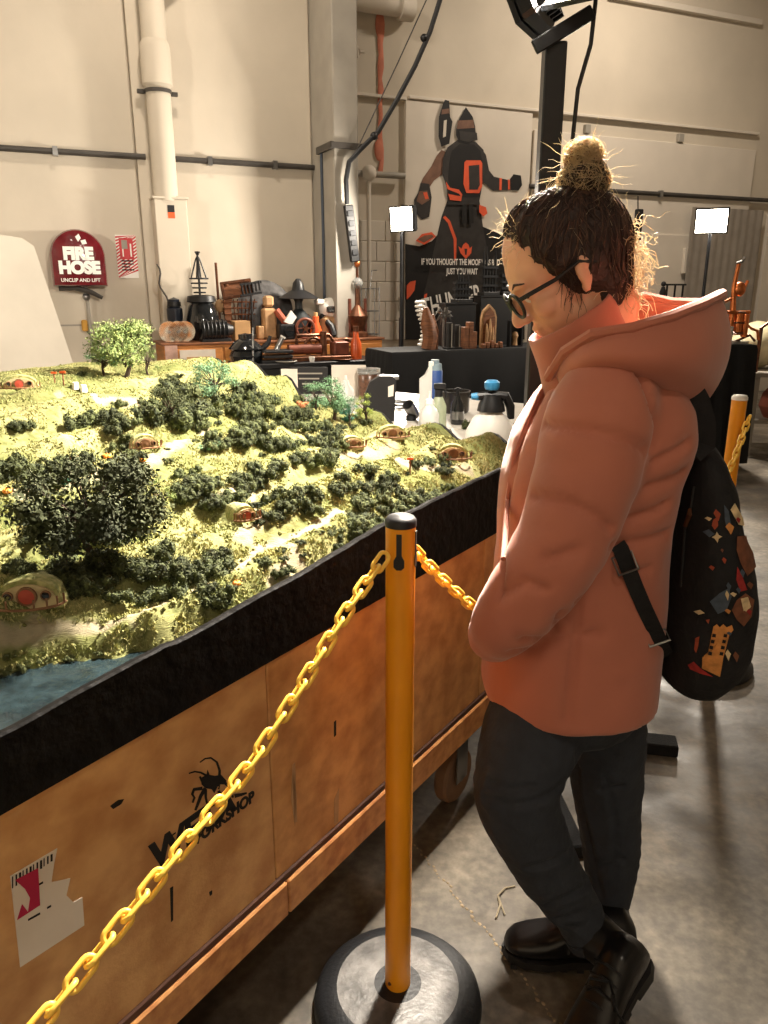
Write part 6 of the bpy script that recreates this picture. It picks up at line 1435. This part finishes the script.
# pump sprayer
t, p, k = bot('pump_sprayer', 489, 462, 'white pump sprayer bottle with black head and blue knob'); k *= .98
bd = MB().lathe([(0, 0), (22 * k, 0), (25 * k, 3 * k), (25.5 * k, 20 * k), (24 * k, 32 * k), (18 * k, 44 * k), (12 * k, 50 * k), (11 * k, 54 * k), (0, 54 * k)], p, 28).build('tank', M['white'], t, 60)
MB().lathe([(0, 52 * k), (14 * k, 52 * k), (13 * k, 58 * k), (10 * k, 64 * k), (9 * k, 68 * k), (0, 68 * k)], p, 20).build('collar_nut', M['black'], t)
MB().tube([p + UP * 66 * k + Vector((-14 * k, 0, 0)), p + UP * 67 * k, p + UP * 66 * k + Vector((14 * k, 0, 0)), p + UP * 56 * k + Vector((19 * k, 0, 0)), p + UP * 44 * k + Vector((20 * k, 0, 0))], [4 * k, 5 * k, 5 * k, 4.5 * k, 3.5 * k], 10).build('handle', M['black'], t)
MB().cyl(p + UP * 66 * k + Vector((-13 * k, 0, 0)), p + UP * 66 * k + Vector((-20 * k, 0, 0)), 4 * k, 3 * k).build('nozzle', M['blue'], t)
MB().cyl(p + UP * 67 * k, p + UP * 74 * k, 3 * k).build('plunger_rod', M['black'], t); MB().lathe([(0, 73 * k), (6.5 * k, 73 * k), (7.5 * k, 75 * k), (7.5 * k, 80 * k), (5 * k, 82 * k), (0, 82 * k)], p, 16).build('plunger_knob', M['blue'], t)
text('lettering', 'plex', 11 * k, p + Vector((-11 * k, -23.6 * k, 14 * k)), Vector((1, -.35, 0)).normalized(), UP, M['bluelab'], bd, bold=.0006)
text('lettering', 'd', 11 * k, p + Vector((17 * k, -19.6 * k, 14 * k)), Vector((.75, .66, 0)).normalized(), UP, M['bluelab'], bd, bold=.0006)
def bottle(px, py, prof, m, cap, label, name='bottle'):
    t, p, k = bot(name, px, py, label); MB().lathe([(0, 0)] + [(r * k, z * k) for r, z in prof] + [(0, prof[-1][1] * k)], p, 20).build('bottle_body', m, t, 60)
    return t, p, k
t, p, k = bottle(429, 436, [(9, 0), (9.5, 2), (9.5, 22), (7, 27), (4, 30), (3.5, 33)], M['milky'], None, 'milky squeeze bottle in front of the blue bottle'); MB().lathe([(0, 32 * k), (4.5 * k, 32 * k), (4 * k, 36 * k), (1.5 * k, 38 * k), (1.2 * k, 44 * k), (0, 44 * k)], p, 14).build('nozzle', M['white'], t)
t, p, k = bottle(438, 430, [(7.5, 0), (8, 2), (8, 24), (5, 31), (3.5, 34)], mat('greenish_plastic', (206, 216, 186), .2, trans=.5), None, 'clear spray bottle with a black trigger', 'spray_bottle'); MB().cyl(p + UP * 33 * k, p + UP * 40 * k, 4 * k).build('spray_collar', M['black'], t); MB().box(p + UP * 43 * k + Vector((1 * k, 0, 0)), (12 * k, 5 * k, 6 * k), None, k).build('spray_head', M['black'], t, 0); MB().tube([p + UP * 41 * k + Vector((5 * k, 0, 0)), p + UP * 36 * k + Vector((7 * k, 0, 0)), p + UP * 32 * k + Vector((7 * k, 0, 0))], 1.2 * k, 6).build('trigger', M['black'], t)
t, p, k = bottle(434, 418, [(7, 0), (7.5, 2), (7.5, 46), (6.5, 48)], M['bluelab'], None, 'tall blue bottle with a grey cap on the work table'); MB().lathe([(0, 47 * k), (7 * k, 47 * k), (6.5 * k, 53 * k), (4 * k, 54 * k), (4 * k, 57 * k), (0, 57 * k)], p, 16).build('cap', mat('grey_cap', (130, 150, 160), .4), t)
t, p, k = bot('white_jug', 426, 426, 'slim white angled jug left of the blue bottle', 'jug'); MB().prism([p + Vector((a * k, -4 * k, b * k)) for a, b in ((-7, 0), (5, 0), (5, 60), (3, 60), (-2, 50), (-7, 46))], Vector((0, 9 * k, 0))).build('jug_body', M['milky'], t, 0); MB().cyl(p + Vector((4 * k, 0, 59 * k)), p + Vector((4 * k, 0, 63 * k)), 2.5 * k).build('jug_cap', M['white'], t)
t, p, k = bottle(457, 424, [(6, 0), (6.5, 1.5), (6.5, 20), (3.5, 25), (3, 28)], M['glassd'], None, 'small dark bottle with a pump top', 'pump_bottle'); MB().cyl(p + UP * 27 * k, p + UP * 36 * k, 1.6 * k).build('pump_stem', M['black'], t); MB().box(p + UP * 34 * k, (7 * k, 3 * k, 2.5 * k), None, .4 * k).build('pump_head', M['black'], t, 0); MB().lathe([(6.6 * k, 5 * k), (6.7 * k, 5 * k), (6.7 * k, 13 * k), (6.6 * k, 13 * k)], p, 20).build('bottle_label', M['steel'], t)
t, p, k = bot('metal_pot', 455, 412, 'dark steel pot behind the small dark bottle', 'pot'); MB().lathe([(0, 0), (13 * k, 0), (14 * k, 2 * k), (14 * k, 20 * k), (15 * k, 21 * k), (13.5 * k, 21 * k), (13 * k, 3 * k), (0, 3 * k)], p, 24).build('pot_body', mat('dark_steel', (70, 66, 62), .3, .7), t); MB().tube([p + UP * 15 * k + Vector((13 * k, 0, 0)), p + UP * 16 * k + Vector((20 * k, -4 * k, 0))], 1.5 * k, 8).build('handle', M['black'], t)
t, p, k = bot('steel_tin', 411, 420, 'steel tin lying open beside the white jug', 'tin'); ax = Vector((-.3, -.5, .55)).normalized(); MB().lathe([(0, -9 * k), (5.5 * k, -9 * k), (5.8 * k, 9 * k), (5 * k, 9 * k), (4.8 * k, -7 * k), (0, -7 * k)], p + UP * 10 * k, 20, basis(ax.orthogonal().normalized(), ax.cross(ax.orthogonal().normalized()), ax)).build('tin_body', M['steel'], t); MB().cyl(p, p + UP * 5 * k, 5.2 * k).build('tin_base', M['blackmetal'], t)
t, p, k = bot('clear_tray', 437, 440, 'clear plastic tub holding pinkish scraps', 'tub'); 
mb = MB(); w0, w1, d0, h = 11 * k, 14 * k, 8 * k, 10 * k
mb.loft([[p + Vector((a * w, b * w * .7, z)) for a, b in ((-1, -1), (1, -1), (1, 1), (-1, 1))] for w, z in ((w0, 0), (w1, h), (w1 * .95, h), (w0 * .94, 1 * k))]); mb.build('tub_body', M['clear'], t, 0)
for i in range(7): q = p + Vector((random.uniform(-7, 7) * k, random.uniform(-4, 4) * k, random.uniform(3, 6) * k)); tg = thing('pink_scrap', q, 'pinkish strip of scrap lying in the clear tub', 'scrap', 'scraps in the clear tub'); MB().box(q + UP * .5 * k, (9 * k, 2 * k, 1 * k), Matrix.Rotation(random.uniform(-.6, .6), 3, 'Z')).build('strip', mat('pink_scrap', (204, 160, 148), .7) if i == 0 else bpy.data.materials['pink_scrap'], tg, 0)
# dark curved tape machine, jar, squeeze bottle, boards
t, p, k = bot('tape_dispenser', 380, 420, 'black curved dispenser housing with a white label behind the green shrubs', 'dispenser')
prof = [(-18, 0), (14, 0), (16, 40), (12, 44), (0, 44), (-10, 38), (-15, 26)]; MB().prism([p + Vector((a * k, -8 * k, b * k)) for a, b in prof], Vector((0, 16 * k, 0))).build('housing', M['black'], t, 0); MB().prism([p + Vector((a * k, -8.6 * k, b * k)) for a, b in ((8, 24), (13, 25), (13.5, 36), (8, 34))], Vector((0, .5 * k, 0))).build('white_label', M['paper'], t, 0); MB().box(p + Vector((14.5 * k, 0, 42 * k)), (8 * k, 14 * k, 3 * k), None, .5 * k).build('cutter', M['steel'], t, 0)
t, p, k = bottle(346, 408, [(8, 0), (8.5, 2), (8, 18), (4, 23), (3, 27)], M['milky'], None, 'small milky bottle beside the white boards'); MB().cyl(p + UP * 26 * k, p + UP * 32 * k, 2 * k, 1 * k).build('nozzle', M['white'], t)
t, p, k = bot('storage_jar', 369, 398, 'glass storage jar with a brown lid and contents', 'jar'); MB().lathe([(0, 0), (10 * k, 0), (11 * k, 2 * k), (11 * k, 22 * k), (9 * k, 25 * k), (0, 25 * k)], p, 20).build('jar_body', mat('brown_contents', (96, 66, 50), .3, var=.4, scale=60), t); MB().cyl(p + UP * 24 * k, p + UP * 29 * k, 11.5 * k, n=20).build('jar_lid', M['clear'], t)
def board(px0, px1, py, hpx, m, label, name, yb=0):
    p0, p1 = tpt(px0, py), tpt(px1, py); k = msz(p0); mb = MB().prism([p0, p1, p1 + UP * hpx * k, p0 + UP * hpx * k], Vector((0, .012, 0))); return tag(mb.build(name, M[m], smooth=0), label, 'board'), p0, p1, k
board(282, 298, 398, 28, 'paper', 'left narrow white board standing behind the trees', 'white_board'); board(332, 366, 396, 30, 'paper', 'right white board standing beside the milky bottle', 'white_board')
o, a, b, k = board(291, 328, 394, 26, 'figblack', 'black notice board with faint white writing behind the green trees', 'black_notice')
for i in range(3): MB().box((a + b) / 2 + UP * (20 - i * 5) * k - Vector((0, .002, 0)), ((26 - 6 * i) * k, .002, 1.4 * k)).build('writing_line', M['trimgrey'], o, 0)
t, p, k = bot('black_tray', 404, 436, 'black edged tray at the end of the model landscape', 'tray'); 
MB().box(p + UP * 1.2 * k, (26 * k, 22 * k, 2 * k), Matrix.Rotation(-.55, 3, 'Z'), .3 * k).build('tray_floor', M['black'], t, 0)
for sx, sy, lx, ly in ((1, 0, 2 * k, 22 * k), (-1, 0, 2 * k, 22 * k), (0, 1, 26 * k, 2 * k), (0, -1, 26 * k, 2 * k)): R3 = Matrix.Rotation(-.55, 3, 'Z'); MB().box(p + R3 @ Vector((sx * 13 * k, sy * 11 * k, 3.5 * k)), (lx, ly, 5 * k), R3).build('tray_edge', M['black'], t, 0)
for px, py, lb in ((470, 428, 'dark leafy clump left of the sprayer handle'), (522, 428, 'dark leafy clump right of the sprayer')):
    p = tpt(px, py); k = msz(p); o = bpy.data.objects.new('moss_clump', BM[px % 7]); COL.objects.link(o); WP[o.name] = p; o.location = p; o.scale = (9 * k, 9 * k, 10 * k); tag(o, lb, 'plant')
for i, (px, py) in enumerate(((398, 404), (392, 408), (402, 410))):
    p = tpt(px, py); k = msz(p); t = thing('hand_tool', p, ('chrome pliers', 'black handled cutter', 'steel clamp')[i] + ' lying on the white worktop by the dispenser', 'tool'); MB().tube([p + Vector((-7 * k, 0, 2 * k)), p + Vector((0, 1 * k, 2.5 * k)), p + Vector((7 * k, -2 * k, 2 * k))], [1.6 * k, 2 * k, 1 * k], 8).build('shank', M['steel' if i != 1 else 'black'], t); MB().ball(p + Vector((7 * k, -2 * k, 2 * k)), 2 * k, 8, 6).build('jaw', M['steel'], t)

# ================================================================= RIGHT BACKGROUND
def rb(px, py, Y): return onY(px, py, Y)
YR = 5.95; pA, pB = rb(690, 345, YR), rb(757, 345, YR); zt = pA.z
t = thing('draped_table', ((pA.x + pB.x) / 2, YR + .25, 0), 'small black draped table carrying the copper sculpture', 'table'); n = 48; rings = []
for off, z, wv in ((0, zt, 0), (.012, zt - .03, .004), (.03, zt * .5, .02), (.045, .06, .03)):
    rg = []
    for k in range(n):
        u = k / n * 4; f = u % 1; sd_ = int(u); L, W2 = pB.x - pA.x, .5; a, b = ((pA.x + L * f, YR), (pB.x, YR + W2 * f), (pB.x - L * f, YR + W2), (pA.x, YR + W2 - W2 * f))[sd_]; dx, dy = ((0, -1), (1, 0), (0, 1), (-1, 0))[sd_]; w = off + wv * math.sin(k * 2.1); rg.append(Vector((a + dx * w, b + dy * w, z)))
    rings.append(rg)
mb = MB().loft(rings, caps=False); mb.f.append(tuple(range(n))); link_mesh('table_cloth', mb.mesh(), M['cloth_black'], t, smooth=60)
MB().box(((pA.x + pB.x) / 2, YR + .25, zt - .02), (pB.x - pA.x - .02, .48, .03)).build('table_top', M['black'], t, 0)
for dx in (-1, 1):
    for dy in (.05, .45): MB().box(((pA.x + pB.x) / 2 + dx * (pB.x - pA.x) * .44, YR + dy, (zt - .036) / 2), (.03, .03, zt - .036)).build('leg', M['black'], t, 0)
# copper sculpture
k = .0078; p = rb(732, 342, YR + .2); p.z = zt; c = p
t = thing('copper_sculpture', c, 'bright copper contraption of tubes and barrels on the black draped table', 'sculpture')
X = Vector((1, 0, 0)); V3 = Vector
MB().lathe([(0, 0), (16 * k, 0), (16 * k, 2 * k), (0, 2.5 * k)], c, 20).build('base_plate', M['steel'], t)
MB().tube([c + V3((-4 * k, 0, 2 * k)), c + V3((-3 * k, 0, 30 * k)), c + V3((-5 * k, 0, 55 * k)), c + V3((-3 * k, 0, 76 * k))], [3 * k, 3 * k, 2.2 * k, 2 * k], 10).build('main_tube', M['copper'], t)
MB().tube([c + V3((-5 * k, 0, 76 * k)), c + V3((0, 0, 78 * k)), c + V3((2 * k, 0, 82 * k))], 1.6 * k, 8).build('muzzle', M['steel'], t)
MB().ball(c + V3((1 * k, 0, 52 * k)), (6 * k, 5 * k, 7 * k)).build('upper_drum', M['copper'], t); MB().tube([c + V3((-12 * k, 0, 40 * k)), c + V3((-4 * k, 0, 44 * k)), c + V3((6 * k, 0, 54 * k)), c + V3((8 * k, 0, 60 * k))], 1.5 * k, 8).build('curved_pipe', M['copper'], t)
for dx, z0, z1, r in ((4, 8, 30, 4), (11, 6, 28, 3.2), (-10, 10, 26, 3.4)): MB().cyl(c + V3((dx * k, 0, z0 * k)), c + V3((dx * k, 0, z1 * k)), r * k, n=14).build('barrel', M['copper'], t)
for z in (10, 20, 30): mb = MB(); ring_(mb, c + V3((4 * k, 0, z * k)), 5 * k, 1 * k, (X, Vector((0, 1, 0))), 16, 6); mb.build('band', M['bronze'], t)
MB().tube([c + V3((10 * k, 0, 20 * k)), c + V3((18 * k, 0, 14 * k)), c + V3((24 * k, 0, 12 * k)), c + V3((26 * k, 0, 3 * k))], 1.4 * k, 8).build('side_pipe', M['copper'], t); MB().tube([c + V3((-14 * k, 0, 30 * k)), c + V3((0, -3 * k, 30 * k)), c + V3((14 * k, 0, 30 * k))], 1.8 * k, 8).build('cross_pipe', M['copper'], t)
MB().tube([c + V3((3 * k, -2 * k, 2 * k)), c + V3((16 * k, -2 * k, 8 * k)), c + V3((22 * k, -2 * k, 2 * k))], 1.3 * k, 8).build('stand_leg', M['bronze'], t)
t = thing('glass_tumbler', V3((rb(727, 342, YR + .12).x, YR + .12, zt)), 'small clear glass standing left of the copper sculpture', 'glass'); MB().lathe([(0, 0), (.03, 0), (.038, .13), (.035, .13), (.028, .008), (0, .008)], o_(t), 18).build('tumbler', M['clear'], t)
# pale boulders on a metal frame table at the right edge
YB = 6.5; rockm = mat('pale_rock', (206, 196, 160), .85, var=.15, scale=10, bump=.5, bscale=12)
zt2 = rb(768, 372, YB).z; x0 = rb(753, 372, YB).x
t = thing('metal_frame_table', (x0 + .45, YB + .3, 0), 'grey metal frame table at the right edge carrying pale rocks', 'table')
MB().box((x0 + .45, YB + .3, zt2 - .02), (.9, .7, .04), None, .005).build('table_top', M['trimgrey'], t, 0); MB().box((x0 + .45, YB + .3, .3), (.86, .64, .03)).build('lower_shelf', M['trimgrey'], t, 0)
for dx in (.03, .87):
    for dy in (-.02, .62): MB().box((x0 + dx, YB + dy, (zt2 - .04) / 2), (.04, .04, zt2 - .04)).build('leg', M['trimgrey'], t, 0)
def rock(c, r, label, seed):
    mb = MB().ball((0, 0, 0), 1.0, 24, 16); me = mb.mesh(); nv = len(me.vertices); co = np.empty(nv * 3); me.vertices.foreach_get('co', co); co = co.reshape(-1, 3); co *= (1 + .35 * (fbm(co[:, 0] * 1.6 + seed + co[:, 2], co[:, 1] * 1.6 + co[:, 2] * .7, seed, 3) - .45))[:, None]; co = co * np.array(r) + np.array(c); co[:, 2] += c[2] - co[:, 2].min() ; me.vertices.foreach_set('co', co.ravel()); tag(link_mesh('pale_rock', me, rockm, smooth=180), label, 'rock')
rock((x0 - .02 + .17, YB + .32, zt2), (.24, .22, .2), 'large pale boulder behind the copper sculpture', 2); rock((x0 + .55, YB + .2, zt2), (.2, .2, .19), 'second pale boulder cut by the right edge of the photo', 5)
tag(MB().tube([(x0 + .02, YB - .0, zt2 + .0), (x0 + .02, YB, zt2 + .36), (x0 + .1, YB, zt2 + .42), (x0 + .6, YB, zt2 + .42)], .016, 8).build('bent_rail', M['bronze']), 'bent bronze rail standing in front of the pale boulders', 'rail')
p = V3((x0 + .35, YB + .12, .315)); t = thing('clay_pot', p, 'reddish clay pot on the lower shelf of the metal frame table', 'pot'); MB().lathe([(0, 0), (.14, 0), (.19, .1), (.17, .2), (.14, .24), (.12, .24), (.14, .19), (0, .02)], p, 20).build('pot_body', mat('clay', (150, 84, 66), .7, var=.15), t)
# far pedestal with a small black rig beside the hood
e = .6; t = thing('black_pedestal', bp(679, 0, e), 'narrow black pedestal far behind the hood', 'pedestal'); sA, sB = ws(671, e), ws(685, e); zt3 = wl(678, 300, e).z; wbox(MB(), sA, sB, 0, zt3, e - .15, e + .1, .005).build('pedestal_body', M['black'], t, 0); wbox(MB(), sA - .02, sB + .02, zt3, zt3 + .015, e - .17, e + .12).build('pedestal_top', M['black'], t, 0)
t = thing('black_cage_rig', bp(679, zt3 + .016, e - .02), 'small black open cage model on the far pedestal', 'model'); c = o_(t)
for a in (-.12, 0, .12): MB().cyl(c + WD * a, c + WD * a + UP * .15, .012, n=6).build('bar', M['black'], t)
MB().box(c + UP * .008, (.28, .08, .016), RW).build('base', M['black'], t, 0); MB().box(c + UP * .155, (.28, .06, .02), RW).build('top_bar', M['black'], t, 0)
t = thing('black_figurine', bp(667, 0, .62), 'thin black figurine on a post left of the far pedestal', 'figurine'); c = o_(t); zz = wl(667, 303, .62).z; MB().cyl(c, c + UP * zz, .035, n=10).build('post', M['black'], t); MB().tube([c + UP * zz, c + UP * (zz + .12), c + UP * (zz + .18)], [.03, .04, .02], 8).build('torso', M['black'], t); MB().ball(c + UP * (zz + .21), .03, 10, 8).build('head', M['black'], t)
